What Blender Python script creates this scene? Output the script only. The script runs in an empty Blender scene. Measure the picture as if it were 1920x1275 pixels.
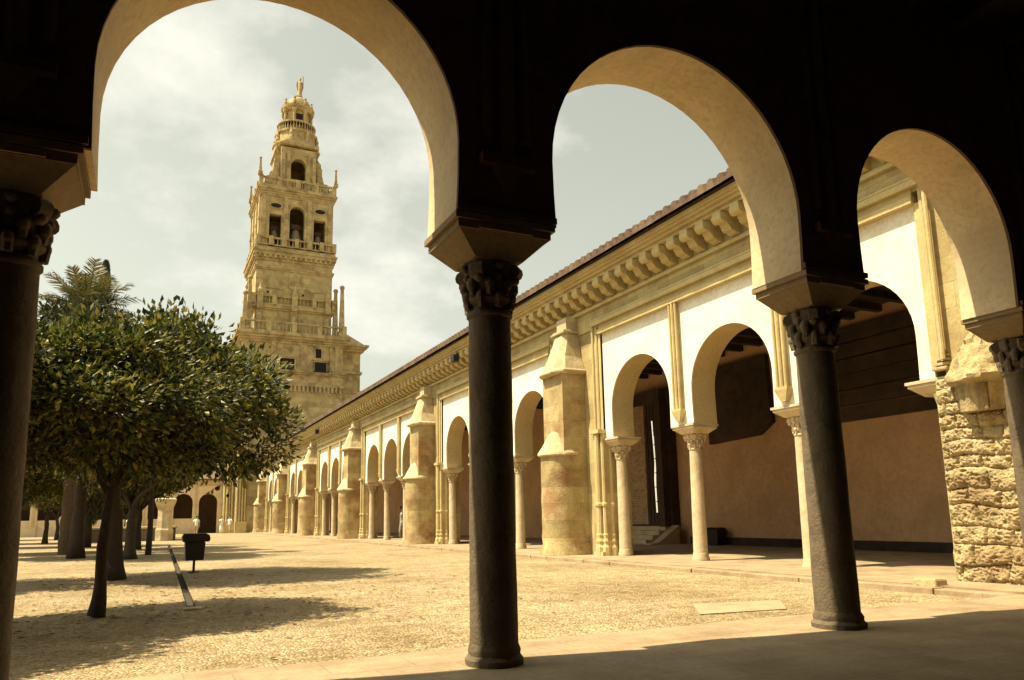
import bpy, bmesh, math, random
from mathutils import Vector, Matrix, noise
random.seed(7)
PI = math.pi
scn = bpy.context.scene
COL = scn.collection
R_ = math.radians

# ------------------------------------------------------------------ materials
def nodes_of(name):
    m = bpy.data.materials.new(name); m.use_nodes = True
    nt = m.node_tree
    return m, nt, nt.nodes['Principled BSDF']

def N(nt, kind, **kw):
    n = nt.nodes.new(kind)
    for k, v in kw.items():
        if k in n.inputs: n.inputs[k].default_value = v
        else: setattr(n, k, v)
    return n

def ramp(nt, fac, stops):
    r = N(nt, 'ShaderNodeValToRGB'); e = r.color_ramp.elements
    while len(e) < len(stops): e.new(0.5)
    for el, (p, c) in zip(e, stops):
        el.position = p; el.color = (*c, 1)
    nt.links.new(fac, r.inputs[0]); return r.outputs[0]

def mixc(nt, fac, a, b, mode='MIX'):
    m = N(nt, 'ShaderNodeMix', data_type='RGBA', blend_type=mode)
    for s, v in ((0, fac), (6, a), (7, b)):
        if hasattr(v, 'is_linked'): nt.links.new(v, m.inputs[s])
        else: m.inputs[s].default_value = v if s == 0 else (*v, 1)
    return m.outputs[2]

def noise_tex(nt, vec, scale, detail=6, rough=.6):
    n = N(nt, 'ShaderNodeTexNoise', Scale=scale, Detail=detail, Roughness=rough)
    nt.links.new(vec, n.inputs['Vector']); return n.outputs['Fac']

def add_bump(nt, bsdf, height, strength, dist):
    b = N(nt, 'ShaderNodeBump', Strength=strength, Distance=dist)
    nt.links.new(height, b.inputs['Height'])
    prev = bsdf.inputs['Normal']
    if prev.is_linked: nt.links.new(prev.links[0].from_socket, b.inputs['Normal'])
    nt.links.new(b.outputs[0], prev)

def sc(c, k): return tuple(min(1, x*k) for x in c)

def stone(name, col, dark=.55, rough=.9, scale=3., fine=26., bump=.4, brick=None, stain=None, stain_amt=.5):
    """mottled stone; brick = (course height, block length, joint darkness)"""
    m, nt, p = nodes_of(name)
    tc = N(nt, 'ShaderNodeTexCoord').outputs['Object']
    a = noise_tex(nt, tc, scale); b = noise_tex(nt, tc, fine, 4)
    c = ramp(nt, a, [(.3, sc(col, dark)), (.5, col), (.72, sc(col, 1.18))])
    c = mixc(nt, .35, c, ramp(nt, b, [(.3, sc(col, .45)), (.55, col)]))
    if stain:
        s = noise_tex(nt, tc, .9, 5, .65)
        f = ramp(nt, s, [(.47, (0, 0, 0)), (.62, (stain_amt,)*3)])
        c = mixc(nt, f, c, stain)
    p.inputs['Roughness'].default_value = rough
    add_bump(nt, p, b, bump, .02)
    add_bump(nt, p, a, bump, .05)
    if brick:
        sx = N(nt, 'ShaderNodeSeparateXYZ'); nt.links.new(tc, sx.inputs[0])
        ad = N(nt, 'ShaderNodeMath', operation='ADD')
        nt.links.new(sx.outputs[0], ad.inputs[0]); nt.links.new(sx.outputs[1], ad.inputs[1])
        cb = N(nt, 'ShaderNodeCombineXYZ')
        nt.links.new(ad.outputs[0], cb.inputs[0]); nt.links.new(sx.outputs[2], cb.inputs[1])
        br = N(nt, 'ShaderNodeTexBrick')
        br.inputs['Scale'].default_value = 1
        br.inputs['Mortar Size'].default_value = .008
        br.inputs['Mortar Smooth'].default_value = .3
        br.inputs['Bias'].default_value = 0
        br.inputs['Brick Width'].default_value = brick[1]
        br.inputs['Row Height'].default_value = brick[0]
        br.inputs['Color1'].default_value = (1, 1, 1, 1)
        br.inputs['Color2'].default_value = (.72, .70, .66, 1)
        br.inputs['Mortar'].default_value = (brick[2],)*3 + (1,)
        nt.links.new(cb.outputs[0], br.inputs['Vector'])
        c = mixc(nt, 1., c, br.outputs['Color'], 'MULTIPLY')
        inv = N(nt, 'ShaderNodeMath', operation='SUBTRACT'); inv.inputs[0].default_value = 1
        nt.links.new(br.outputs['Fac'], inv.inputs[1])
        add_bump(nt, p, inv.outputs[0], .5, .01)
    nt.links.new(c, p.inputs['Base Color'])
    return m

def plain(name, col, rough=.7, var=.15, scale=8., bump=.1, metallic=0):
    m, nt, p = nodes_of(name)
    tc = N(nt, 'ShaderNodeTexCoord').outputs['Object']
    a = noise_tex(nt, tc, scale)
    nt.links.new(ramp(nt, a, [(.3, sc(col, 1-var)), (.7, sc(col, 1+var))]), p.inputs['Base Color'])
    p.inputs['Roughness'].default_value = rough
    p.inputs['Metallic'].default_value = metallic
    add_bump(nt, p, a, bump, .02)
    return m

def leaf_mat(name, stops, rough=.5, trans=.25):
    m, nt, p = nodes_of(name)
    g = N(nt, 'ShaderNodeNewGeometry')
    c = ramp(nt, g.outputs['Random Per Island'], stops)
    tcl = N(nt, 'ShaderNodeTexCoord').outputs['Object']
    c = mixc(nt, 1., c, ramp(nt, noise_tex(nt, tcl, 1.6, 3), [(.35, (.62, .74, .8)), (.5, (1, 1, 1)), (.68, (1.0, .92, .7))]), 'MULTIPLY')
    nt.links.new(c, p.inputs['Base Color'])
    p.inputs['Roughness'].default_value = rough
    t = N(nt, 'ShaderNodeBsdfTranslucent'); nt.links.new(c, t.inputs[0])
    mx = N(nt, 'ShaderNodeMixShader'); mx.inputs[0].default_value = trans
    nt.links.new(p.outputs[0], mx.inputs[1]); nt.links.new(t.outputs[0], mx.inputs[2])
    nt.links.new(mx.outputs[0], nt.nodes['Material Output'].inputs[0])
    return m

def cobble_mat():
    m, nt, p = nodes_of('cobblestones')
    tc = N(nt, 'ShaderNodeTexCoord').outputs['Object']
    w = N(nt, 'ShaderNodeTexNoise', Scale=9., Detail=2.); nt.links.new(tc, w.inputs['Vector'])
    wv = mixc(nt, .03, (0, 0, 0), (0, 0, 0))
    vm = N(nt, 'ShaderNodeVectorMath', operation='MULTIPLY_ADD')
    nt.links.new(w.outputs['Color'], vm.inputs[0]); vm.inputs[1].default_value = (.05, .05, .0)
    nt.links.new(tc, vm.inputs[2])
    v = N(nt, 'ShaderNodeTexVoronoi', Scale=23.); nt.links.new(vm.outputs[0], v.inputs['Vector'])
    e = N(nt, 'ShaderNodeTexVoronoi', Scale=23., feature='DISTANCE_TO_EDGE'); nt.links.new(vm.outputs[0], e.inputs['Vector'])
    sep = N(nt, 'ShaderNodeSeparateColor'); nt.links.new(v.outputs['Color'], sep.inputs[0])
    c = ramp(nt, sep.outputs[0], [(0, (.27, .20, .11)), (.25, (.44, .345, .195)), (.7, (.53, .425, .25)), (1, (.63, .53, .34))])
    big = noise_tex(nt, tc, .35, 5, .65)
    c = mixc(nt, 1., c, ramp(nt, big, [(.34, (.70, .65, .55)), (.58, (1, 1, 1)), (.75, (1.0, .98, .9))]), 'MULTIPLY')
    mid = noise_tex(nt, tc, 2.2, 4, .6)
    c = mixc(nt, 1., c, ramp(nt, mid, [(.3, (.75, .7, .6)), (.6, (1, 1, 1))]), 'MULTIPLY')
    sy = N(nt, 'ShaderNodeSeparateXYZ'); nt.links.new(tc, sy.inputs[0])
    for ax, per in ((1, 4.2),):
        md = N(nt, 'ShaderNodeMath', operation='PINGPONG'); nt.links.new(sy.outputs[ax], md.inputs[0]); md.inputs[1].default_value = per
        ff = ramp(nt, md.outputs[0], [(.0, (.4, .4, .4)), (.10, (.4, .4, .4)), (.15, (0, 0, 0))])
        c = mixc(nt, ff, c, (.50, .41, .26))
    j = ramp(nt, e.outputs['Distance'], [(0, (.36, .29, .19)), (.11, (1, 1, 1))])
    c = mixc(nt, 1., c, j, 'MULTIPLY')
    nt.links.new(c, p.inputs['Base Color']); p.inputs['Roughness'].default_value = .85
    h = ramp(nt, e.outputs['Distance'], [(0, (0, 0, 0)), (.35, (1, 1, 1))])
    add_bump(nt, p, h, .9, .016)
    add_bump(nt, p, mid, .5, .06)
    return m

def paving_mat(name, col):
    m, nt, p = nodes_of(name)
    tc = N(nt, 'ShaderNodeTexCoord').outputs['Object']
    br = N(nt, 'ShaderNodeTexBrick')
    for k, v in (('Scale', 1), ('Mortar Size', .006), ('Brick Width', .62), ('Row Height', .36), ('Bias', 0)): br.inputs[k].default_value = v
    br.inputs['Color1'].default_value = (*col, 1); br.inputs['Color2'].default_value = (*sc(col, .86), 1)
    br.inputs['Mortar'].default_value = (*sc(col, .68), 1)
    nt.links.new(tc, br.inputs['Vector'])
    a = noise_tex(nt, tc, 1.6); b = noise_tex(nt, tc, 22, 5)
    c = mixc(nt, 1., br.outputs['Color'], ramp(nt, a, [(.3, (.66, .6, .52)), (.6, (1, 1, 1))]), 'MULTIPLY')
    c = mixc(nt, .5, c, mixc(nt, 1., c, ramp(nt, b, [(.3, (.6, .55, .5)), (.6, (1, 1, 1))]), 'MULTIPLY'))
    nt.links.new(c, p.inputs['Base Color']); p.inputs['Roughness'].default_value = .75
    add_bump(nt, p, b, .35, .012)
    return m

M = {
 'ground': cobble_mat(),
 'paving': paving_mat('worn_paving', (.43, .325, .20)),
 'kerb': stone('kerb_stone', (.50, .40, .25), scale=2.5),
 'plaster': stone('white_plaster', (.82, .78, .66), dark=.93, scale=1.2, fine=14, bump=.12, rough=.92, stain=(.60, .50, .33), stain_amt=.3),
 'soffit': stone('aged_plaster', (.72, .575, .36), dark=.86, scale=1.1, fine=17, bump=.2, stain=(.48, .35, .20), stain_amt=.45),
 'inner': stone('shade_dark_plaster', (.12, .070, .036), scale=1.5, fine=12, bump=.2),  # shade of the gallery interior put into the plaster colour
 'wood': stone('dark_timber', (.05, .03, .018), dark=.35, scale=4, fine=30, bump=.4, stain=(.085, .05, .028), stain_amt=.7),
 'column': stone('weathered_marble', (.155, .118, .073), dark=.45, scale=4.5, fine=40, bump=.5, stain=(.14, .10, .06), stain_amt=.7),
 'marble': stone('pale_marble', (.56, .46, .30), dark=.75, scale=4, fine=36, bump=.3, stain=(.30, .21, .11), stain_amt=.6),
 'arch_body': stone('bounce_tinted_plaster', (.52, .40, .20), dark=.9, scale=1.0, fine=15, bump=.15),  # white plaster recoloured to paint in the soffit's yellow bounce light
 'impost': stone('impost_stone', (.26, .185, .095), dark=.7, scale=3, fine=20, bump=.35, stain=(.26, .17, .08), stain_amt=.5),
 'sand': stone('sandstone', (.52, .425, .205), dark=.78, scale=2.2, fine=22, bump=.3, stain=(.40, .285, .125), stain_amt=.5),
 'ashlar': stone('sandstone_ashlar', (.51, .415, .20), dark=.72, scale=2.0, fine=24, bump=.35, brick=(.42, .86, .72), stain=(.36, .24, .10), stain_amt=.6),
 'buttress': stone('buttress_stone', (.50, .395, .195), dark=.5, scale=2.2, fine=20, bump=.7, brick=(.47, .75, .72), stain=(.30, .165, .07), stain_amt=.85),
 'cap': stone('bleached_stone', (.58, .48, .29), dark=.65, scale=4, fine=26, bump=.6, stain=(.30, .22, .12), stain_amt=.6),
 'rubble': stone('rubble_stone', (.46, .37, .195), dark=.42, scale=7, fine=45, bump=1., stain=(.25, .165, .08), stain_amt=.75),
 'tower': stone('tower_stone', (.52, .425, .21), dark=.75, scale=.6, fine=8, bump=.3, brick=(.55, 1.2, .93), stain=(.28, .20, .10), stain_amt=.65),
 'tower_trim': stone('tower_trim_stone', (.44, .35, .17), dark=.5, scale=1.6, fine=9, bump=.6, stain=(.20, .135, .065), stain_amt=.75),
 'tile': stone('clay_roof_tile', (.12, .07, .042), dark=.4, scale=5, fine=20, bump=.4, stain=(.21, .15, .09), stain_amt=.6),
 'backwall': stone('ochre_plaster', (.62, .39, .21), dark=.82, scale=.8, fine=9, bump=.12, stain=(.48, .29, .15), stain_amt=.6),
 'bark': stone('bark', (.045, .030, .018), dark=.5, scale=9, fine=40, bump=.9),
 'palm_bark': stone('palm_bark', (.13, .085, .05), dark=.4, scale=12, fine=40, bump=1.),
 'dark': plain('painted_shadow', (.012, .009, .007), .95),  # near-black colour painting the shade inside openings
 'iron': plain('black_iron', (.018, .017, .016), .5, metallic=.3),
 'bronze': plain('bell_bronze', (.17, .125, .075), .55, metallic=.15),
 'brick': stone('door_brick', (.5, .34, .19), brick=(.09, .24, .45), scale=5),
 'skin': plain('skin', (.42, .25, .15), .6, .05), 'hair': plain('dark_hair', (.03, .02, .014), .6),
 'white_cloth': plain('white_cloth', (.80, .76, .66), .9, .06), 'beige_cloth': plain('beige_cloth', (.46, .36, .22), .9, .08),
 'grey_cloth': plain('grey_cloth', (.30, .28, .23), .9, .08), 'brown_cloth': plain('brown_cloth', (.16, .11, .07), .9, .08),
 'leaf': leaf_mat('orange_leaf', [(0, (.012, .020, .005)), (.35, (.038, .055, .009)), (.7, (.145, .15, .022)), (1, (.34, .28, .05))]),
 'leaf_dark': leaf_mat('dark_leaf', [(0, (.016, .020, .006)), (.6, (.045, .05, .012)), (1, (.09, .085, .02))]),
 'cypress': leaf_mat('cypress_leaf', [(0, (.014, .018, .007)), (1, (.045, .048, .016))], .7, .1),
 'palm_leaf': leaf_mat('palm_leaf', [(0, (.08, .075, .022)), (1, (.20, .17, .05))], .45, .2),
}
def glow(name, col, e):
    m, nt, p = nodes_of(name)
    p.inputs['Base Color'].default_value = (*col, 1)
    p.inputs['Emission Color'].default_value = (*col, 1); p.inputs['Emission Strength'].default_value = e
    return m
M['gap_glow'] = glow('painted_daylight', (.95, .85, .62), .5)  # glowing colour stands in for daylight between the door leaves

# ------------------------------------------------------------------ builders
def wloc(o):
    v = Vector((0, 0, 0))
    while o: v += o.location; o = o.parent
    return v

class MB:
    def __init__(s): s.v = []; s.f = []
    def add(s, vs, fs):
        k = len(s.v); s.v += [tuple(v) for v in vs]; s.f += [[i+k for i in f] for f in fs]; return s
    def box(s, a, b):
        x0, y0, z0 = a; x1, y1, z1 = b
        return s.add([(x0,y0,z0),(x1,y0,z0),(x1,y1,z0),(x0,y1,z0),(x0,y0,z1),(x1,y0,z1),(x1,y1,z1),(x0,y1,z1)],
                     [[3,2,1,0],[4,5,6,7],[0,1,5,4],[1,2,6,5],[2,3,7,6],[3,0,4,7]])
    def frustum(s, c, z0, z1, h0, h1):       # h = half sizes (x,y) at z0, z1
        vs = []
        for z, (hx, hy) in ((z0, h0), (z1, h1)):
            vs += [(c[0]-hx, c[1]-hy, z), (c[0]+hx, c[1]-hy, z), (c[0]+hx, c[1]+hy, z), (c[0]-hx, c[1]+hy, z)]
        return s.add(vs, [[3,2,1,0],[4,5,6,7],[0,1,5,4],[1,2,6,5],[2,3,7,6],[3,0,4,7]])
    def loft(s, rings, cap=True):            # rings of equal length, outward for ccw rings rising
        k = len(s.v); n = len(rings[0])
        for r in rings: s.v += [tuple(p) for p in r]
        for i in range(len(rings)-1):
            for j in range(n):
                a = k+i*n+j; b = k+i*n+(j+1) % n
                s.f.append([a, b, b+n, a+n])
        if cap:
            s.f.append([k+j for j in range(n)][::-1]); s.f.append([k+(len(rings)-1)*n+j for j in range(n)])
        return s
    def lathe(s, c, prof, n=20, a0=0, wob=None):
        rings = []
        for r, z in prof:
            ring = []
            for j in range(n):
                a = a0+2*PI*j/n
                rr = r*(wob(a, z) if wob else 1)
                ring.append((c[0]+rr*math.cos(a), c[1]+rr*math.sin(a), c[2]+z))
            rings.append(ring)
        return s.loft(rings)
    def tube(s, pts, rad, n=8):
        pts = [Vector(p) for p in pts]
        rad = rad if isinstance(rad, (list, tuple)) else [rad]*len(pts)
        rings = []; ref = Vector((.31, .17, .93)).normalized()
        for i, p in enumerate(pts):
            t = (pts[min(i+1, len(pts)-1)]-pts[max(i-1, 0)]).normalized()
            u = t.cross(ref)
            if u.length < .1: u = t.cross(Vector((1, 0, 0)))
            u.normalize(); w = t.cross(u)
            rings.append([p+(u*math.cos(2*PI*j/n)+w*math.sin(2*PI*j/n))*rad[i] for j in range(n)])
        return s.loft(rings)
    def prism(s, poly, axis, d0, d1, front=True, back=True, sides=True):
        """poly: 2-D outline, axis 'x' -> (y,z), 'y' -> (x,z), 'z' -> (x,y)"""
        def P(q, d):
            if axis == 'x': return (d, q[0], q[1])
            if axis == 'y': return (q[0], d, q[1])
            return (q[0], q[1], d)
        n = len(poly); k = len(s.v)
        s.v += [P(q, d0) for q in poly]+[P(q, d1) for q in poly]
        if front: s.f.append([k+i for i in range(n)])
        if back: s.f.append([k+n+i for i in range(n)][::-1])
        if sides:
            for i in range(n):
                j = (i+1) % n
                if sides is True or sides(poly[i], poly[j]): s.f.append([k+i, k+n+i, k+n+j, k+j])
        return s
    def sphere(s, c, r, n=12, m=8, sq=(1, 1, 1)):
        prof = []
        rings = []
        for i in range(m+1):
            a = -PI/2+PI*i/m; rr = max(1e-3, math.cos(a))*r
            rings.append([(c[0]+rr*math.cos(2*PI*j/n)*sq[0], c[1]+rr*math.sin(2*PI*j/n)*sq[1], c[2]+r*math.sin(a)*sq[2]) for j in range(n)])
        return s.loft(rings)
    def build(s, name, mat, parent=None, smooth=False, bevel=0, angle=40, fix=True):
        me = bpy.data.meshes.new(name)
        o0 = wloc(parent)
        me.from_pydata([(v[0]-o0.x, v[1]-o0.y, v[2]-o0.z) for v in s.v], [], s.f)
        me.materials.append(mat)
        bm = bmesh.new(); bm.from_mesh(me)
        if fix: bmesh.ops.recalc_face_normals(bm, faces=bm.faces)
        big = [f for f in bm.faces if len(f.verts) > 4]
        if big: bmesh.ops.triangulate(bm, faces=big)
        bm.to_mesh(me); bm.free()
        if smooth:
            me.polygons.foreach_set('use_smooth', [True]*len(me.polygons))
            me.set_sharp_from_angle(angle=R_(angle))
        o = bpy.data.objects.new(name, me); COL.objects.link(o)
        if parent: o.parent = parent
        if bevel:
            b = o.modifiers.new('bevel', 'BEVEL'); b.width = bevel; b.segments = 2; b.limit_method = 'ANGLE'; b.angle_limit = R_(50)
        return o

def tag(o, label=None, cat=None, group=None, kind=None):
    if label: o['label'] = label
    if cat: o['category'] = cat
    if group: o['group'] = group
    if kind: o['kind'] = kind
    return o
def empty(name, loc, label, cat, group=None):
    o = bpy.data.objects.new(name, None); COL.objects.link(o); o.location = loc; o.empty_display_size = .3
    return tag(o, label, cat, group)
def copy_tree(o, parent=None):
    c = o.copy(); COL.objects.link(c)
    if parent: c.parent = parent
    for ch in list(o.children): copy_tree(ch, c)
    return c

def arc(c, zc, r, n=28, a0=PI, a1=0):
    return [(c+r*math.cos(a0+(a1-a0)*i/n), zc+r*math.sin(a0+(a1-a0)*i/n)) for i in range(n+1)]
def arch_open(c, zc, r, zs, inw=.02, n=28):          # outline left spring -> over -> right spring
    return [(c-r+inw, zs), (c-r+inw*.3, (zs+zc)/2)] + arc(c, zc, r, n) + [(c+r-inw*.3, (zs+zc)/2), (c+r-inw, zs)]

# ------------------------------------------------------------------ camera
cam = bpy.data.cameras.new('camera'); co = bpy.data.objects.new('camera', cam); COL.objects.link(co)
RW = ((.906, .055, .42), (-.423, .156, .892), (-.016, -.986, .165))
rt = Vector((RW[0][0], RW[1][0], RW[2][0])).normalized()
fw = Vector((RW[0][2], RW[1][2], RW[2][2])); fw = (fw-rt*fw.dot(rt)).normalized()
up = rt.cross(fw)
m3 = Matrix((rt, up, -fw)).transposed()
co.matrix_world = Matrix.Translation((0, 0, 1.05)) @ m3.to_4x4()
cam.sensor_width = 36; cam.lens = 36*1403/1920
cam.shift_x = (960-933.8)/1920; cam.shift_y = -(637.5-736)/1920
cam.clip_start = .05; cam.clip_end = 2000
scn.camera = co

# ------------------------------------------------------------------ light
EL = 61.5; AZ = Vector((-.983, .175, 0)).normalized()
to_sun = AZ*math.cos(R_(EL))+Vector((0, 0, math.sin(R_(EL))))
sl = bpy.data.lights.new('sun', 'SUN'); sl.energy = 4.9; sl.angle = R_(.5); sl.color = (1, .86, .58)
so = bpy.data.objects.new('sun', sl); COL.objects.link(so)
so.rotation_euler = (-to_sun).to_track_quat('-Z', 'Y').to_euler(); so.location = (-20, 5, 40)
w = bpy.data.worlds.new('World'); scn.world = w; w.use_nodes = True
nt = w.node_tree; bg = nt.nodes['Background']
sky = N(nt, 'ShaderNodeTexSky'); sky.sky_type = 'NISHITA'; sky.sun_disc = False
sky.sun_elevation = R_(EL); sky.sun_rotation = math.atan2(AZ.x, AZ.y); sky.dust_density = 3.; sky.air_density = 1.
hs = N(nt, 'ShaderNodeHueSaturation', Saturation=.22, Value=1.); nt.links.new(sky.outputs[0], hs.inputs['Color'])
base = mixc(nt, 1., hs.outputs[0], (1.0, 1.0, .79), 'MULTIPLY')
tc = N(nt, 'ShaderNodeTexCoord').outputs['Generated']
sx = N(nt, 'ShaderNodeSeparateXYZ'); nt.links.new(tc, sx.inputs[0])
zz = N(nt, 'ShaderNodeMath', operation='ADD'); nt.links.new(sx.outputs[2], zz.inputs[0]); zz.inputs[1].default_value = .35
dv = N(nt, 'ShaderNodeVectorMath', operation='DIVIDE')
cz = N(nt, 'ShaderNodeCombineXYZ')
for i in range(3): nt.links.new(zz.outputs[0], cz.inputs[i])
nt.links.new(tc, dv.inputs[0]); nt.links.new(cz.outputs[0], dv.inputs[1])
mp = N(nt, 'ShaderNodeMapping'); mp.inputs['Location'].default_value = (5.3, 2.9, 0); mp.inputs['Scale'].default_value = (1.0, 1.0, 1)
nt.links.new(dv.outputs[0], mp.inputs[0])
cl = N(nt, 'ShaderNodeTexNoise', Scale=2.6, Detail=10., Roughness=.58); cl.inputs['Distortion'].default_value = .0
nt.links.new(mp.outputs[0], cl.inputs['Vector'])
cf = ramp(nt, cl.outputs['Fac'], [(.50, (0, 0, 0)), (.70, (1, 1, 1))])
SKY_STR = .104
cloud_l = 5.2
fin = mixc(nt, cf, base, (cloud_l, cloud_l*.985, cloud_l*.86))
nt.links.new(fin, bg.inputs[0]); bg.inputs[1].default_value = SKY_STR
scn.view_settings.view_transform = 'Standard'; scn.view_settings.look = 'None'
scn.view_settings.exposure = .95; scn.view_settings.gamma = 1
scn.cycles.max_bounces = 8; scn.cycles.diffuse_bounces = 5; scn.cycles.use_denoising = True

# ------------------------------------------------------------------ ground
GZ = -.1
def chx(y): return .66+.019*(y-11.3)
def quad(mb, p): mb.add([(x, y, z) for x, y, z in p], [[0, 1, 2, 3]])
g = MB(); y0, y1, hw = 11.3, 47., .06
B = 600
quad(g, [(-B, -B, GZ), (B, -B, GZ), (B, y0, GZ), (-B, y0, GZ)])
quad(g, [(-B, y1, GZ), (B, y1, GZ), (B, B, GZ), (-B, B, GZ)])
quad(g, [(-B, y0, GZ), (chx(y0)-hw, y0, GZ), (chx(y1)-hw, y1, GZ), (-B, y1, GZ)])
quad(g, [(chx(y0)+hw, y0, GZ), (B, y0, GZ), (B, y1, GZ), (chx(y1)+hw, y1, GZ)])
tag(g.build('courtyard_ground', M['ground'], fix=False), kind='structure')
ch = empty('drain_channel', (chx(y0), y0, GZ), 'long narrow open stone channel running away through the cobbles from the pale square slab', 'channel')
c = MB()
for s0, s1, za, zb in ((-hw, hw, GZ-.10, GZ-.06), (-hw-.02, -hw, GZ-.10, GZ-.003), (hw, hw+.02, GZ-.10, GZ-.003)):
    c.prism([(chx(y0)+s0, y0), (chx(y0)+s1, y0), (chx(y1)+s1, y1), (chx(y1)+s0, y1)], 'z', za, zb)
c.build('bed', stone('dark_bed_stone', (.055, .042, .026), dark=.4, scale=4), ch)  # bed and sides darker than the cobbles around
for s in (-1, 1):
    k = MB(); yy = y0
    while yy < y1-1:
        L = random.uniform(.7, 1.2); a = s*hw; b = s*(hw+random.uniform(.02, .045)); h = GZ+random.uniform(.004, .010)
        k.prism([(chx(yy)+a, yy), (chx(yy)+b, yy), (chx(yy+L)+b, yy+L-.012), (chx(yy+L)+a, yy+L-.012)], 'z', GZ-.05, h); yy += L
    k.build('kerb', M['ground'], ch)
sl_ = MB().box((.54, 11.04, GZ-.05), (.78, 11.27, GZ+.03)).build('stone_slab', M['cap'], bevel=.01)
tag(sl_, 'small pale square slab closing the near end of the narrow channel', 'slab')
cv = MB().prism([(5.9, 7.15), (7.1, 7.0), (7.75, 7.75), (6.5, 8.0)], 'z', GZ-.04, GZ+.012).build('access_cover', stone('worn_slab', (.36, .29, .175), dark=.62, scale=3, fine=30))
tag(cv, 'flat pale stone cover set flush in the cobbles between the two near columns', 'cover')

# ------------------------------------------------------------------ capitals, columns
def leafwob(n, amp):
    def f(a, z): return 1+amp*max(0, math.cos(n*a))**.7*(1 if z > .02 else 0)-amp*.4
    return f
def add_capital(mb, c, h, r0, r1):
    """worn Corinthian-like capital: astragal, leaf ring, tall leaves, big corner volutes"""
    x, y, z = c
    mb.lathe(c, [(r0*.98, -.01), (r0*1.10, .01), (r0*1.10, .035), (r0*.97, .05), (r0*.95, h*.2), (r0*1.12, h*.25), (r0*1.2, h*.31), (r0*1.14, h*.36), (r0*1.0, h*.38)], 24)
    mb.lathe((x, y, z), [(r0*.96, h*.36), (r0*1.0, h*.5), (r1*.86, h*.72), (r1*.92, h*.9), (r1*.88, h)], 24)
    for k, zz, rr, q, off in ((8, .33, r0*1.12, .24, 0), (8, .55, r0*1.16, .26, PI/8)):
        for i in range(k):
            a = off+2*PI*i/k; ca, sa = math.cos(a), math.sin(a); j = .9+.25*((i*37) % 5)/5
            mb.sphere((x+ca*rr, y+sa*rr, z+h*zz), r0*q*j, 7, 5, (1, 1, 1.35))
            mb.tube([(x+ca*rr*.93, y+sa*rr*.93, z+h*(zz-.2)), (x+ca*rr*.98, y+sa*rr*.98, z+h*zz)], [r0*.2, r0*.22], 6)
    for i in range(4):
        a = PI/4+i*PI/2; d = r1*1.0
        p = (x+math.cos(a)*d, y+math.sin(a)*d, z+h*.80)
        t = Vector((-math.sin(a), math.cos(a), 0))*r1*.2
        mb.tube([Vector(p)-t, Vector(p)+t], r1*.27, 10)
        mb.sphere((p[0], p[1], z+h*.66), r1*.2, 7, 5)
    for i in range(4):
        a = i*PI/2; d = r1*.95
        mb.sphere((x+math.cos(a)*d, y+math.sin(a)*d, z+h*.88), r1*.17, 7, 5)
        mb.sphere((x+math.cos(a)*d*.9, y+math.sin(a)*d*.9, z+h*.7), r1*.16, 7, 5)

def impost(mb, c, z0, z1, hx, hy, fas, hb):
    mb.frustum(c, z0, z1-fas-.012, (hb, hb), (hx*.93, hy*.93))
    mb.box((c[0]-hx*.95, c[1]-hy*.95, z1-fas-.012), (c[0]+hx*.95, c[1]+hy*.95, z1-.05))
    mb.box((c[0]-hx*1.02, c[1]-hy*1.02, z1-.05), (c[0]+hx*1.02, c[1]+hy*1.02, z1))
    mb.box((c[0]-hx*.55, c[1]-hy*1.0, z1-fas-.005), (c[0]+hx*.55, c[1]-hy*.9, z1-.06))

def make_column(parent, c, rt_, rb, zcap, hcap, zi, fas, hx, hy, mat, imat, zbase=.12, rough=0, n=28, ix=0):
    x, y = c
    s = MB()
    ph = random.uniform(0, 9)
    prof = []
    K = 26
    for i in range(K+1):
        t = i/K
        prof.append((rb+(rt_-rb)*t, zbase+(zcap-zbase)*t))
    s.lathe((x, y, 0), prof, n, wob=lambda a, z: 1+rough*noise.noise(Vector((math.cos(a)*2, math.sin(a)*2, z*3+ph)))+rough*.6*noise.noise(Vector((math.cos(a)*6, math.sin(a)*6, z*9+ph))))
    o = s.build('column', mat, parent, smooth=True)
    # move the origin to the column foot
    for v in o.data.vertices: v.co -= Vector((x, y, 0))-parent.location
    o.location = Vector((x, y, 0))-parent.location
    b = MB()
    b.lathe((x, y, 0), [(rb*1.17, 0), (rb*1.20, zbase*.35), (rb*1.07, zbase*.6), (rb*1.10, zbase*.85), (rb*1.0, zbase+.03)], n, wob=lambda a, z: 1+rough*2*noise.noise(Vector((math.cos(a)*3, math.sin(a)*3, z*9+ph))))
    b.build('base', mat, o, smooth=True)
    k = MB(); add_capital(k, (x, y, zcap), hcap, rt_, hx*.55 if hx < .35 else .215); k.build('capital', mat, o, smooth=True, angle=55)
    if zi:
        i_ = MB(); impost(i_, (x+ix, y), zcap+hcap-.01, zi, hx, hy, fas, min(hx, hy)*.5+.03); i_.build('impost', imat, o)
    return o

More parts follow.
